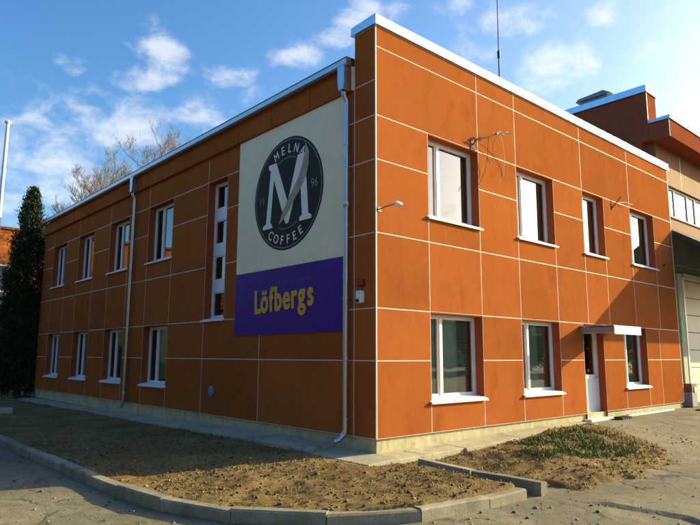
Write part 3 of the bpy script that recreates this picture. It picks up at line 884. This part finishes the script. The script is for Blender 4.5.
for i, ch in enumerate('COFFEE'):
    a = math.radians(237+i*12.6)
    place_text(ch, 'logo_light', LC, 1.0*math.cos(a), 1.0*math.sin(a), a+math.pi/2, 0.25, 0.9, 0.016)
place_text('19', 'logo_grey', LC, -0.84, -0.10, 0.0, 0.22, 0.9, 0.008)
place_text('96', 'logo_grey', LC, 0.86, -0.05, 0.0, 0.24, 0.9, 0.012)
WC = S2D(2.47, 2.44)
wid = {'L': 0.21, 'ö': 0.27, 'f': 0.19, 'b': 0.27, 'e': 0.265, 'r': 0.20, 'g': 0.27, 's': 0.245}
u = -0.955; tl = math.radians(2.4)
for ch in 'Löfbergs':
    w = wid[ch]
    place_text(ch, 'sign_yellow', WC, u+w/2, (u+w/2+0.95)*math.tan(tl), tl, 0.64, 0.75, 0.046)
    u += w
for i, ch in enumerate('INTERNATIONAL'):
    uu = -0.22+i*0.088
    place_text(ch, 'sign_mauve', WC, uu, 0.455+(uu+0.95)*math.tan(tl), tl, 0.085, 1.0, 0.012)

# ------------------------------------------------------------------ fixtures on the walls
cam_b = thing('security_camera', 'small white security camera on the shaded wall strip beside the corner downpipe', 'camera', loc=(0, 0.32, 2.56))
MB().box(-0.10, -0.004, -0.065, 0.065, -0.10, 0.10).build('housing', 'white', cam_b, bevel=0.012)
m = MB().tube([(-0.10, 0.0, -0.06), (-0.125, 0.0, -0.07)], 0.028, 14); m.build('lens', 'black', cam_b, smooth=True)
sir = thing('alarm_siren', 'red alarm siren mounted just above the white security camera', 'siren', loc=(0, 0.32, 2.79))
MB().box(-0.07, -0.004, -0.06, 0.06, -0.05, 0.05).build('cover', 'red', sir, bevel=0.012)
MB().box(-0.012, -0.002, -0.068, 0.068, -0.058, 0.058).build('base_plate', 'red', sir)
lamp = thing('wall_lamp', 'small wall lamp on an arm near the corner of the sunlit facade', 'lamp', loc=(0.02, 0, 3.99))
MB().tube([(0.05, 0.0, -0.02), (0.10, -0.12, 0.02), (0.20, -0.26, 0.06)], 0.012, 8).build('arm', 'grey_metal', lamp, smooth=True)
m = MB().tube([(0.15, -0.26, 0.05), (0.20, -0.27, 0.06), (0.28, -0.28, 0.045)], [0.028, 0.042, 0.036], 12); m.build('lamp_head', 'white_metal', lamp, smooth=True)
MB().box(0.02, 0.09, -0.012, -0.002, -0.055, 0.02).build('base_plate', 'grey_metal', lamp)
pf = thing('pipe_fixture', 'white fixture clamped to the upper corner downpipe', 'fixture', loc=(-0.095, 0.62, 4.12))
MB().tube([(-0.055, 0, 0), (-0.10, -0.06, 0.01), (-0.10, -0.14, 0.01)], [0.015, 0.028, 0.028], 10).build('body', 'white', pf, smooth=True)
MB().tube([(0, 0, -0.012), (0, 0, 0.012)], 0.066, 14).build('band', 'zinc', pf, smooth=True)
br = thing('cable_bracket', 'rusty steel bracket with hanging cables beside the first upper window', 'bracket', loc=(2.62, 0, 5.66))
MB().tube([(0, 0, 0), (0, -0.10, 0.10), (0.28, -0.16, 0.20), (0.62, -0.22, 0.36), (0.95, -0.24, 0.42)], 0.014, 8).build('arm', 'rust', br, smooth=True)
MB().box(-0.06, 0.06, -0.014, -0.002, -0.10, 0.12).build('base_plate', 'rust', br)
MB().tube([(0.50, -0.21, 0.31), (0.62, -0.21, 0.38), (0.72, -0.21, 0.35), (0.86, -0.22, 0.44)], 0.02, 8).build('insulator', 'grey_metal', br, smooth=True)
def sag(a, b_, s, n=12):
    a, b_ = Vector(a), Vector(b_)
    return [tuple(a.lerp(b_, t/n)+Vector((0, 0, -s*4*(t/n)*(1-t/n)))) for t in range(n+1)]
MB().tube([(0.30, -0.17, 0.20), (0.34, -0.12, 0.0), (0.36, -0.07, -0.25), (0.32, -0.04, -0.48), (0.20, -0.03, -0.68), (0.10, -0.015, -0.80)], 0.006, 6).build('cable', 'rust', br, smooth=True)
MB().tube([(0.62, -0.22, 0.36), (0.82, -0.14, 0.20), (0.96, -0.08, 0.0), (1.0, -0.03, -0.22), (1.0, -0.012, -0.42)], 0.005, 6).build('cable', 'joint', br, smooth=True)
MB().tube([(0.55, -0.20, 0.30), (0.50, -0.12, 0.12), (0.60, -0.05, -0.08), (0.62, -0.02, -0.2)], 0.004, 6).build('cable', 'rust', br, smooth=True)
b2 = thing('wire_anchor', 'small steel wire anchor between the two small right upper windows', 'bracket', loc=(8.55, 0, 5.52))
MB().tube([(-0.12, -0.01, -0.14), (0.0, -0.06, 0.0), (0.20, -0.12, 0.20)], 0.014, 8).build('hook', 'bark', b2, smooth=True)
MB().tube([(0.0, -0.05, 0.0), (0.45, -0.10, 0.10), (0.85, -0.12, 0.10)], 0.008, 6).build('wire', 'joint', b2, smooth=True)
MB().box(-0.16, -0.08, -0.012, -0.002, -0.19, -0.09).build('base_plate', 'bark', b2)
b3 = thing('wall_hook', 'tiny dark hook on the shaded panels near the right end', 'hook', loc=(11.45, 0, 4.21))
MB().tube([(0, -0.002, 0), (0, -0.05, 0), (0.0, -0.07, 0.03)], 0.016, 8).build('hook', 'dark_metal', b3, smooth=True)
MB().box(-0.03, 0.03, -0.008, -0.002, -0.04, 0.03).build('base_plate', 'dark_metal', b3)
ant = thing('antenna_mast', 'thin whip antenna standing on the roof behind the sunlit parapet', 'antenna', loc=(5.12, 1.0, 6.60))
MB().tube([(0, 0, 0), (0, 0, 2.18)], 0.022, 8).build('mast', 'grey_metal', ant, smooth=True)
MB().tube([(0, 0, 2.12), (0, 0, 2.30)], 0.035, 10).build('coupler', 'dark_metal', ant, smooth=True)
MB().tube([(0, 0, 2.28), (0.02, 0, 4.6)], [0.014, 0.009], 8).build('whip', 'dark_metal', ant, smooth=True)
MB().box(-0.12, 0.12, -0.12, 0.12, 0.0, 0.03).build('base_plate', 'grey_metal', ant)

# ------------------------------------------------------------------ warehouse on the right
wh = thing('warehouse', 'taller warehouse joined to the right end, with stepped red parapet and white gate', 'building', loc=(0, 0, 0))
WX, WY = 12.32, 0.42
body = MB()
body.box(WX, 34, WY+0.30, 46, -0.3, 8.28)
body.build('body', 'panel_far', wh)
# front wall above the gate, with a band of windows
WZ0, WZ1 = 6.02, 7.05
fw = MB()
fw.box(WX+0.3, 34, WY, WY+0.298, 5.50, WZ0); fw.box(WX+0.3, 34, WY, WY+0.298, WZ1, 8.27); fw.box(WX+0.3, 13.42, WY, WY+0.298, WZ0, WZ1)
fw.box(24.2, 34, WY, WY+0.298, WZ0, WZ1)
fwall = fw.build('front_wall', 'far_wall', wh)
for xj in (14.55, 17.1, 19.7):
    MB().box(xj, xj+0.03, WY-0.006, WY-0.0005, WZ1+0.02, 8.2).build('joint_strip', 'joint', fwall)
m = MB()
for k in range(6):
    xa = 13.42+k*1.796
    m.box(xa, xa+0.06, WY+0.10, WY+0.17, WZ0, WZ1)
    m.box(xa+0.70, xa+0.75, WY+0.10, WY+0.17, WZ0+0.06, WZ1-0.06)
m.box(13.42, 24.2, WY+0.101, WY+0.169, WZ0, WZ0+0.06); m.box(13.42, 24.2, WY+0.101, WY+0.169, WZ1-0.06, WZ1)
band = m.build('window_band', 'white', wh)
for k in range(6):
    xa = 13.42+k*1.796
    for (p, q) in ((xa+0.06, xa+0.70), (xa+0.75, xa+1.796)):
        pm = MB(); pm.v = [(p, WY+0.135, WZ0+0.06), (q, WY+0.135, WZ0+0.06), (q, WY+0.135, WZ1-0.06), (p, WY+0.135, WZ1-0.06)]; pm.f = [(0, 1, 2, 3)]
        pm.build('pane', 'glass', band, fix=False)
MB().box(13.40, 24.2, WY-0.05, WY+0.1, WZ0-0.035, WZ0-0.002).build('sill', 'joint', band)
# projecting fascia box
fb = MB().box(WX+0.004, 34, -0.14, 0.468, 8.285, 8.80).build('fascia_box', 'panel_far', wh)
for k in range(9):
    xa = WX+1.2*k
    MB().box(xa+0.012, xa+1.188, -0.165, -0.141, 8.25, 8.80).build('panel', 'panel_far', fb, bevel=0.001)
    MB().box(xa-0.012, xa+0.012, -0.160, -0.141, 8.25, 8.80).build('joint_strip', 'joint', fb)
coping('coping', WX-0.06, 34, -0.21, 0.448, 8.802, 8.93, fb, 0.02)
# end block rising above
eb = MB().box(WX, 13.02, 0.47, 12.0, 8.282, 9.86).build('parapet_block', 'panel_far', wh)
MB().box(WX-0.012, WX+0.02, 0.452, 0.469, 8.95, 9.86).build('corner_trim', 'joint', eb)
coping('coping', WX-0.07, 13.08, 0.42, 12.06, 9.862, 10.10, eb, 0.02)
vent = thing('roof_vent', 'low grey flat-topped vent on the warehouse parapet', 'vent', loc=(12.7, 2.25, 10.08))
m = MB(); m.box(-0.28, 0.30, -0.52, 0.42, 0.0, 0.17); m.build('curb', 'grey_metal', vent)
m = MB(); m.v = [(-0.36, -0.66, 0.17), (0.36, -0.66, 0.17), (0.36, 0.56, 0.17), (-0.36, 0.56, 0.17), (-0.28, -0.38, 0.36), (0.28, -0.38, 0.36), (0.28, 0.50, 0.30), (-0.28, 0.50, 0.30)]
m.f = [(3, 2, 1, 0), (4, 5, 6, 7), (0, 1, 5, 4), (1, 2, 6, 5), (2, 3, 7, 6), (3, 0, 4, 7)]
m.build('cap', 'grey_metal', vent)
# sloping canopy over the gate
CS = 0.66; CD = 2.0
cn = MB()
cn.v = [(12.30, WY-0.002, 5.52+0.10), (24, WY-0.002, 5.52+0.10), (24, -CD, 5.44-CS*CD), (12.30, -CD, 5.44-CS*CD), (12.30, WY-0.002, 5.40+0.10), (24, WY-0.002, 5.40+0.10), (24, -CD, 5.30-CS*CD), (12.30, -CD, 5.30-CS*CD)]
cn.f = [(0, 1, 2, 3), (7, 6, 5, 4), (0, 3, 7, 4), (1, 5, 6, 2), (3, 2, 6, 7), (0, 4, 5, 1)]
canopy = cn.build('gate_canopy', 'dark_metal', wh)
# lower front wall around the gate
lw = MB()
lw.box(WX+0.02, 13.44, WY+0.02, WY+0.298, -0.2, 5.49); lw.box(13.44, 24, WY+0.02, WY+0.298, 4.25, 5.49); lw.box(18.2, 24, WY+0.02, WY+0.298, -0.2, 4.25)
lw.build('lower_wall', 'grey_wall', wh)
MB().box(13.44, 13.80, WY-0.06, WY+0.28, 0.1, 4.20).build('gate_jamb', 'beige_wall', wh)
MB().box(13.80, 13.90, WY-0.08, WY+0.22, 0.1, 4.10).build('gate_frame', 'white_metal', wh)
MB().box(13.90, 18.2, WY-0.08, WY+0.22, 4.10, 4.24).build('gate_frame', 'beige_wall', wh)
m = MB().prism([(0.02, 2.05), (0.30, 2.12), (0.34, 2.35), (0.26, 2.75), (0.14, 2.95), (0.05, 2.80), (0.0, 2.40)], lambda p, q, d: (13.44+p, d, q), WY-0.066, WY-0.061)
m.build('paint_patch', 'green_paint', wh)
for k in range(7):
    MB().box(13.91, 18.19, WY+0.13, WY+0.17, 0.16+k*0.56+0.006, 0.16+(k+1)*0.56-0.006).build('gate_panel', 'door_grey', wh, bevel=0.01)
MB().tube([(12.35, -0.02, 4.33), (20, -0.06, 4.36)], 0.022, 8).build('cable_pipe', 'dark_metal', wh, smooth=True)
# things by the gate
cab = thing('service_cabinet', 'grey metal cabinet with red top and white round plate beside the gate', 'cabinet', loc=(12.72, 0.02, 0.19))
MB().box(-0.19, 0.19, -0.14, 0.14, 0.0, 0.42).build('body', 'grey_metal', cab, bevel=0.008)
MB().box(-0.195, 0.195, -0.145, 0.145, 0.42, 0.66).build('top_section', 'dull_red', cab, bevel=0.008)
MB().tube([(0.03, -0.146, 0.50), (0.03, -0.165, 0.50)], 0.085, 16).build('round_plate', 'white', cab, smooth=True)
mat_ = thing('boot_scraper', 'small black boot scraper on the pavement right of the door', 'scraper', loc=(7.75, -0.28, 0.175))
m = MB()
for k in range(6): m.box(-0.26+k*0.09, -0.22+k*0.09, -0.10, 0.10, 0.02, 0.07)
m.build('bars', 'black', mat_); MB().box(-0.29, 0.27, -0.13, 0.13, 0.0, 0.02).build('frame', 'black', mat_)
pl = thing('white_plank', 'long white plank lying on the pavement along the wall', 'plank', loc=(9.65, -0.10, 0.19))
MB().box(-1.35, 1.45, -0.06, 0.06, 0.0, 0.035).build('board', 'white_metal', pl, bevel=0.005)
MB().box(-1.25, -1.19, -0.055, 0.055, 0.035, 0.05).build('batten', 'white_metal', pl)
gr = thing('drain_grate', 'dark rusty drain grate in front of the gate', 'grate', loc=(11.9, -0.75, 0.185))
m = MB()
for k in range(7): m.box(-0.42+k*0.13, -0.36+k*0.13, -0.2, 0.2, 0.008, 0.04)
m.build('bars', 'bark', gr); MB().box(-0.47, 0.47, -0.24, 0.24, -0.02, 0.010).build('frame', 'bark', gr)

# ------------------------------------------------------------------ flagpole, left background
fp = thing('flagpole', 'white metal flagpole rising at the far left edge', 'flagpole', loc=(-2.39, 14.80, 0.0))
MB().tube([(0, 0, 0), (0, 0, 9.10)], [0.075, 0.055], 14).build('pole', 'flagpole', fp, smooth=True)
MB().tube([(0, 0, 9.10), (0, 0, 9.16), (0, 0, 9.20)], [0.095, 0.095, 0.03], 14).build('cap', 'flagpole', fp, smooth=True)
MB().tube([(0.08, 0, 9.02), (0.16, 0, 9.06)], 0.02, 8).build('pulley', 'grey_metal', fp, smooth=True)
sb = thing('concrete_block', 'pale concrete block lying on dark soil at far left', 'block', loc=(-2.75, 11.7, 0.06))
MB().box(-0.5, 0.45, -0.18, 0.18, -0.02, 0.14).build('block', 'concrete', sb, bevel=0.02)
MB().box(-0.2, -0.12, -0.185, 0.185, 0.02, 0.145).build('band', 'kerb', sb)

oh = thing('brick_building', 'orange brick building partly hidden behind the columnar evergreen', 'building')
m = MB(); m.box(-14, 6.2, 37.5, 46, -0.2, 9.75); m.build('wall', 'brick_orange', oh)
MB().box(-14.15, 6.35, 37.38, 46.1, 9.75, 9.9).build('cornice', 'roof_tile', oh)
for k in range(4):
    w_ = MB().box(-11+k*4.2, -9.6+k*4.2, 37.44, 37.52, 5.6, 7.4).build('window', 'white', oh)
    MB().box(-10.9+k*4.2, -9.7+k*4.2, 37.425, 37.438, 5.7, 7.3).build('pane', 'shed', w_)
sh = thing('dark_shed', 'dark boarded shed at the far left below the orange wall', 'shed')
MB().box(-12, 1.15, 24.5, 28.5, -0.2, 4.2).build('wall', 'shed', sh)
MB().box(-12.2, 1.3, 24.3, 28.7, 4.2, 4.35).build('roof', 'shed', sh)
for k in range(44):
    MB().box(-12+k*0.3+0.01, -12+k*0.3+0.285, 24.46, 24.498, -0.1, 4.15).build('board', 'shed', sh)

# ------------------------------------------------------------------ vegetation
def leaf_cloud(P, N, size, name, mat, parent, aspect=0.6, kind='stuff'):
    """P positions, one small bent leaf quad each"""
    n = len(P)
    ax = rng.normal(size=(n, 3)); ax /= np.linalg.norm(ax, axis=1)[:, None]
    if N is not None:
        ax = ax*0.55+N; ax /= np.linalg.norm(ax, axis=1)[:, None]
    t = rng.normal(size=(n, 3)); b_ = np.cross(ax, t); b_ /= np.linalg.norm(b_, axis=1)[:, None]
    s = (size*(0.6+0.8*rng.random(n)))[:, None]
    v = np.stack([P-b_*s*aspect*0.5, P+ax*s*0.5, P+b_*s*aspect*0.5, P-ax*s*0.5], 1).reshape(-1, 3)
    q = np.arange(n*4).reshape(n, 4)
    me = bpy.data.meshes.new(name)
    me.vertices.add(len(v)); me.vertices.foreach_set('co', v.ravel().astype(np.float32))
    me.loops.add(q.size); me.loops.foreach_set('vertex_index', q.ravel().astype(np.int32))
    me.polygons.add(n); me.polygons.foreach_set('loop_start', np.arange(0, q.size, 4, dtype=np.int32))
    me.update(calc_edges=True)
    o = link(name, me, mat, parent)
    if kind: o['kind'] = kind
    return o
# columnar evergreen
th = thing('thuja_tree', 'tall dark columnar evergreen at the far end of the shaded wall', 'tree', loc=(-0.38, 19.2, 0))
MB().tube([(0, 0, -0.1), (0, 0, 1.0), (0.02, 0, 7.2)], [0.13, 0.10, 0.03], 8).build('trunk', 'bark', th, smooth=True)
H = 8.15
clumps = []
for k in range(680):
    z = 0.30+(H-0.40)*rng.random()**1.15
    t = z/H
    R = 0.66*min(1, (t+0.06)/0.16)**0.5*(1-max(0, (t-0.55)/0.45)**1.7)*(0.86+0.28*math.sin(z*2.3+0.5)**2)+0.05
    a = rng.random()*2*math.pi
    rr = R*(0.45+0.55*rng.random()**0.5)
    clumps.append((rr*math.cos(a), rr*math.sin(a), z, R))
C_ = np.array(clumps)
idx = rng.integers(0, len(C_), 48000)
off = rng.normal(size=(48000, 3))*np.array([0.075, 0.075, 0.17])
PP = C_[idx, :3]+off
PP = PP[PP[:, 2] < H+0.1]
NN = np.stack([PP[:, 0]*0.5, PP[:, 1]*0.5, np.full(len(PP), 0.75)], 1)
leaf_cloud(PP, NN, 0.10, 'crown', 'thuja', th, 0.4, None)

# bare trees behind the roof
def bare_tree(name, loc, height, seed, label):
    r = random.Random(seed)
    t = thing(name, label, 'tree', 'bare trees behind the roof', loc=loc)
    trunk = MB(); limbs = MB(); twigs = MB()
    lean = Vector((r.uniform(-.06, .06), r.uniform(-.06, .06), 1)).normalized()
    pts = []; p = Vector((0, 0, -0.2)); d = lean.copy()
    nT = 10
    for k in range(nT+1):
        pts.append(tuple(p)); d = (d+Vector((r.uniform(-.08, .08), r.uniform(-.08, .08), 0.05))).normalized(); p = p+d*height*0.92/nT
    rads = [0.20*(1-k/(nT+0.6))+0.012 for k in range(nT+1)]
    trunk.tube(pts, rads, 8)
    def branch(p, d, L, rad, lvl):
        n = 4; q = [p.copy()]; dd = d.copy()
        for k in range(n):
            dd = (dd+Vector((r.uniform(-.22, .22), r.uniform(-.22, .22), r.uniform(-.02, .20)))).normalized()
            q.append(q[-1]+dd*L/n)
        mb = limbs if lvl < 2 else twigs
        mb.tube([tuple(x) for x in q], [rad*(1-0.8*k/n) for k in range(n+1)], 5 if lvl == 0 else 3, caps=False)
        if lvl >= 3: return
        m_ = (6, 6, 6)[lvl]
        for k in range(m_):
            f = r.uniform(0.25, 1.0)*n; i = min(int(f), n-1)
            s = q[i].lerp(q[i+1], f-i)
            side = Vector((r.uniform(-1, 1), r.uniform(-1, 1), r.uniform(-.1, .8))).normalized()
            nd = (dd*0.75+side*0.75).normalized()
            branch(s, nd, L*r.uniform(0.38, 0.62), max(rad*0.5, 0.0075), lvl+1)
    for k in range(24):
        f = (0.22+0.76*(k/23))*nT; i = min(int(f), nT-1)
        s = Vector(pts[i]).lerp(Vector(pts[i+1]), f-i)
        a = k*2.4+r.uniform(-.4, .4); el = r.uniform(0.35, 0.95)
        d = Vector((math.cos(a)*math.cos(el), math.sin(a)*math.cos(el), math.sin(el)))
        L = height*(0.30*(1-0.72*f/nT)+0.05)*r.uniform(0.8, 1.2)
        branch(s, d, L, 0.055*(1-0.75*f/nT)+0.008, 0)
    trunk.build('trunk', 'bark', t, smooth=True, fix=False)
    c = limbs.build('crown', 'twig', t, fix=False)
    twigs.build('twigs', 'twig', c, fix=False)['kind'] = 'stuff'
    return t
bare_tree('bare_tree', (5.6, 28.8, 0), 12.4, 1, 'bare birch over the roofline midway between evergreen and second downpipe')
bare_tree('bare_tree', (6.0, 23.9, 0), 12.6, 2, 'bare birch above the roof nearest the second downpipe')
bare_tree('bare_tree', (4.9, 30.4, 0), 10.6, 3, 'lowest bare birch at left end of the tree row, nearest the evergreen')
bare_tree('bare_tree', (7.8, 27.4, 0), 14.0, 4, 'tallest bare birch, at the right end of the tree row')
bare_tree('bare_tree', (8.0, 34.8, 0), 14.4, 5, 'slender bare birch standing behind the others in the tree row')
bare_tree('bare_tree', (6.9, 30.5, 0), 13.2, 6, 'densest bare birch in the middle of the tree row')
# autumn trees and houses around the yard (mirrored in the windows; left trees also added to block sky light)
def leafy_tree(loc, height, seed, label):
    r = np.random.default_rng(seed)
    t = thing('autumn_tree', label, 'tree', 'autumn trees around the yard', loc=loc)
    m = MB(); m.tube([(0, 0, -0.2), (0.05, 0, height*0.4), (0.0, 0.05, height*0.85)], [0.22, 0.15, 0.04], 8)
    for k in range(9):
        a = k*2.4; z = height*(0.3+0.055*k)
        m.tube([(0, 0, z), (math.cos(a)*height*0.12, math.sin(a)*height*0.12, z+height*0.10), (math.cos(a)*height*0.22, math.sin(a)*height*0.22, z+height*0.20)], [0.07, 0.04, 0.015], 5)
    m.build('trunk', 'bark', t, fix=False)
    n = 60
    cc_ = r.normal(size=(n, 3)); cc_ /= np.linalg.norm(cc_, axis=1)[:, None]
    cc_ *= (0.35+0.65*r.random(n)[:, None]**0.5)*np.array([height*0.28, height*0.28, height*0.44])
    cc_[:, 2] += height*0.48
    P = cc_[r.integers(0, n, 5200)]+r.normal(size=(5200, 3))*height*0.05
    leaf_cloud(P, None, 0.42, 'crown', 'autumn', t, 0.7, None)
YT = [(-15, 30, 7.0), (-19, 40, 8.0), (-15, 21, 12.5), (-19, 14, 13.5), (-16, 7, 12.0), (-20, 0, 13.5), (-17, -7, 12.5), (-21, -15, 13), (-24, 26, 15), (-25, 7, 14.5), (-13, 40, 7),  # out-of-frame row at left, mostly added to keep sky light off the shaded wall
      (52, -14, 8.0), (57, -20, 9.0), (50, -25, 8.2), (46, -31, 8.6), (52, -36, 9.4), (40, -36, 8.4), (34, -40, 8.0), (44, -43, 9.6), (28, -45, 9.0), (60, -27, 9.2), (57, -33, 8.8)]
for i, (x, y, h) in enumerate(YT):
    leafy_tree((x, y, 0), h, 50+i, ['leafy autumn tree beyond the yard, seen mirrored in the shaded windows', 'leafy autumn tree across the yard, seen mirrored in the sunlit windows'][i >= 11])
hs = thing('yard_house', 'plain house across the yard, seen mirrored in the sunlit windows', 'building')
MB().box(62, 84, -66, -56, -0.2, 7.0).build('wall', 'house', hs)
m = MB(); m.prism([(-67, 7.0), (-55, 7.0), (-61, 10.4)], lambda p, q, d: (d, p, q), 61.5, 84.5); m.build('roof', 'roof_tile', hs)
for k in range(5):
    MB().box(63.5+k*4.2, 65+k*4.2, -56.02, -55.97, 3.6, 5.2).build('window', 'shed', hs)

# clods, rubble, litter, grass
def hz(x, y):
    z, m_ = soil_h(x, y, True)
    return z, m_
def scatter_lumps(n, region, smin, smax, name, label, mat, cat, on='soil', flat=0.7, cond=None):
    x = rng.uniform(region[0], region[1], n); y = rng.uniform(region[2], region[3], n)
    z, m_ = hz(x, y)
    keep = m_ > 0.6 if on == 'soil' else m_ <= 0.0
    if on != 'soil': z = base_h(x, y)+0.035*fbm(x*0.7, y*0.7, 4)
    if cond is not None: keep &= cond(x, y)
    x, y, z = x[keep], y[keep], z[keep]
    n = len(x)
    s = smin+(smax-smin)*rng.random(n)**3.0
    base = np.array([(1, 0, 0), (0, 1, 0), (-1, 0, 0), (0, -1, 0), (0, 0, 1), (0, 0, -1), (.6, .6, .55), (-.6, .55, .6), (-.55, -.6, .6), (.6, -.6, .5)], float)
    fc = np.array([(6, 0, 1, 1), (4, 0, 6, 6), (4, 6, 1, 1), (7, 1, 2, 2), (4, 1, 7, 7), (4, 7, 2, 2), (8, 2, 3, 3), (4, 2, 8, 8), (4, 8, 3, 3), (9, 3, 0, 0), (4, 3, 9, 9), (4, 9, 0, 0), (5, 1, 0, 0), (5, 2, 1, 1), (5, 3, 2, 2), (5, 0, 3, 3)])[:, :3]
    jit = 1+0.45*(rng.random((n, 10, 1))-0.5)
    v = base[None]*jit*np.array([1, 1, flat])
    a = rng.random(n)*6.28; ca, sa = np.cos(a), np.sin(a)
    vx = v[..., 0]*ca[:, None]-v[..., 1]*sa[:, None]; vy = v[..., 0]*sa[:, None]+v[..., 1]*ca[:, None]
    v = np.stack([vx, vy, v[..., 2]], -1)*s[:, None, None]
    v += np.stack([x, y, z+s*0.2], -1)[:, None, :]
    f = (fc[None]+(np.arange(n)*10)[:, None, None]).reshape(-1, 3)
    me = bpy.data.meshes.new(name)
    me.vertices.add(n*10); me.vertices.foreach_set('co', v.reshape(-1).astype(np.float32))
    me.loops.add(f.size); me.loops.foreach_set('vertex_index', f.ravel().astype(np.int32))
    me.polygons.add(len(f)); me.polygons.foreach_set('loop_start', np.arange(0, f.size, 3, dtype=np.int32))
    me.update(calc_edges=True)
    o = link(name, me, mat)
    return tag(o, label, cat, None, 'stuff')
scatter_lumps(11000, (-3.7, 6.2, -3.6, 5.0), 0.003, 0.026, 'soil_clods', 'loose brown clods lying all over the bare soil bed', 'clod', 'soil')
scatter_lumps(700, (-3.7, 6.2, -3.6, 9.0), 0.004, 0.030, 'rubble_bits', 'pale bits of rubble scattered on the soil', 'stone', 'rubble', flat=0.55)
scatter_lumps(2600, (-7, 6.5, -5.2, 3), 0.004, 0.02, 'road_grit', 'loose grit and small stones on the worn asphalt', 'stone', 'grit', on='road', flat=0.6)
scatter_lumps(1500, (-4.6, 6.5, -5.0, 5), 0.005, 0.035, 'road_dirt', 'brown dirt crumbs spilled along the kerb on the asphalt', 'clod', 'dirt', on='road', flat=0.5,
              cond=lambda x, y: (np.abs(poly_sd(x, y, POLY)) < 0.75))
def scatter_leaves(n, region, size, name, label, mat, cat, on):
    x = rng.uniform(region[0], region[1], n); y = rng.uniform(region[2], region[3], n)
    z, m_ = hz(x, y)
    keep = m_ > 0.5 if on == 'soil' else (m_ <= 0) & (np.abs(poly_sd(x, y, POLY)) < 0.9+0.8*rng.random(n))
    if on != 'soil': z = base_h(x, y)+0.035*fbm(x*0.7, y*0.7, 4)+0.012
    P = np.stack([x, y, z+0.018], 1)[keep]
    nn_ = len(P)
    nrm = rng.normal(size=(nn_, 3))*np.array([1, 1, 0.22]); nrm /= np.linalg.norm(nrm, axis=1)[:, None]
    t = rng.normal(size=(nn_, 3))*np.array([1, 1, 0.3]); b_ = t-nrm*(t*nrm).sum(1)[:, None]; b_ /= np.linalg.norm(b_, axis=1)[:, None]
    s = (size*(0.5+rng.random(nn_)))[:, None]
    mid = P+np.array([0, 0, 1])*s*0.18
    v = np.stack([P-nrm*s*0.6, mid-b_*s*0.36, P+nrm*s*0.6, mid+b_*s*0.36], 1).reshape(-1, 3)
    f = np.arange(nn_*4).reshape(-1, 4)
    me = bpy.data.meshes.new(name); me.from_pydata(v.tolist(), [], f.tolist())
    return tag(link(name, me, mat), label, cat, None, 'stuff')
scatter_leaves(5200, (-3.7, 6.2, -3.6, 6), 0.024, 'leaf_litter', 'fallen brown leaves strewn over the soil bed', 'leaf_litter', 'leaves', 'soil')
scatter_leaves(1500, (-5.5, 6.2, -5.0, 5), 0.022, 'road_leaves', 'fallen leaves along the road side of the kerb', 'leaf_litter', 'leaves', 'road')
def grass(n, cx, cy, rx, ry, hmin, hmax, name, label, mat, clump=0.0, pw=0.5):
    a = rng.random(n)*6.283; r_ = rng.random(n)**pw
    x = cx+rx*r_*np.cos(a); y = cy+ry*r_*np.sin(a)
    if clump:
        k = fbm(x*3.1, y*3.1, 3)
        kp = k > clump*(rng.random(n)-0.35); x, y = x[kp], y[kp]
    z, m_ = hz(x, y); kp = m_ > 0.55; x, y, z = x[kp], y[kp], z[kp]; n = len(x)
    h = hmin+(hmax-hmin)*rng.random(n)**1.5
    th_ = rng.random(n)*6.283; w = 0.0035+0.0055*rng.random(n)
    dx, dy = np.cos(th_), np.sin(th_)
    bend = h*(0.3+0.7*rng.random(n)); ba = rng.random(n)*6.283
    bx, by = np.cos(ba)*bend, np.sin(ba)*bend
    p0 = np.stack([x-dx*w, y-dy*w, z-0.01], 1); p1 = np.stack([x+dx*w, y+dy*w, z-0.01], 1)
    p2 = np.stack([x+bx*0.35+dx*w*0.8, y+by*0.35+dy*w*0.8, z+h*0.65], 1); p3 = np.stack([x+bx*0.35-dx*w*0.8, y+by*0.35-dy*w*0.8, z+h*0.65], 1)
    p4 = np.stack([x+bx, y+by, z+h*0.95], 1)
    v = np.stack([p0, p1, p2, p3, p4], 1).reshape(-1, 3)
    i = np.arange(n)*5
    f = [tuple(q) for q in np.stack([i, i+1, i+2, i+3], 1).tolist()]+[tuple(q) for q in np.stack([i+3, i+2, i+4], 1).tolist()]
    me = bpy.data.meshes.new(name); me.from_pydata(v.tolist(), [], f)
    return tag(link(name, me, mat), label, 'grass', None, 'stuff')
grass(16000, 2.9, -1.75, 1.35, 0.75, 0.02, 0.085, 'green_grass', 'green grass and weeds growing over the dug soil mound', 'grass', 0.5)
grass(5000, 2.2, -2.0, 2.6, 1.2, 0.015, 0.06, 'weeds', 'thin green weeds on the soil right of the kerb', 'grass', 0.7)
grass(8000, -1.6, -0.9, 2.6, 2.0, 0.008, 0.030, 'dry_grass', 'short dry yellow grass in the sunlit soil corner', 'dry_grass', 0.35)
grass(6000, 1.5, -2.4, 3.6, 1.4, 0.01, 0.045, 'dry_stalks', 'dry yellow stalks on the soil in front of the sunlit wall', 'dry_grass', 0.4)
grass(5000, -2.2, 4.0, 1.6, 4.5, 0.01, 0.05, 'shaded_grass', 'sparse grass on the shaded soil beside the long wall', 'grass', 0.8)
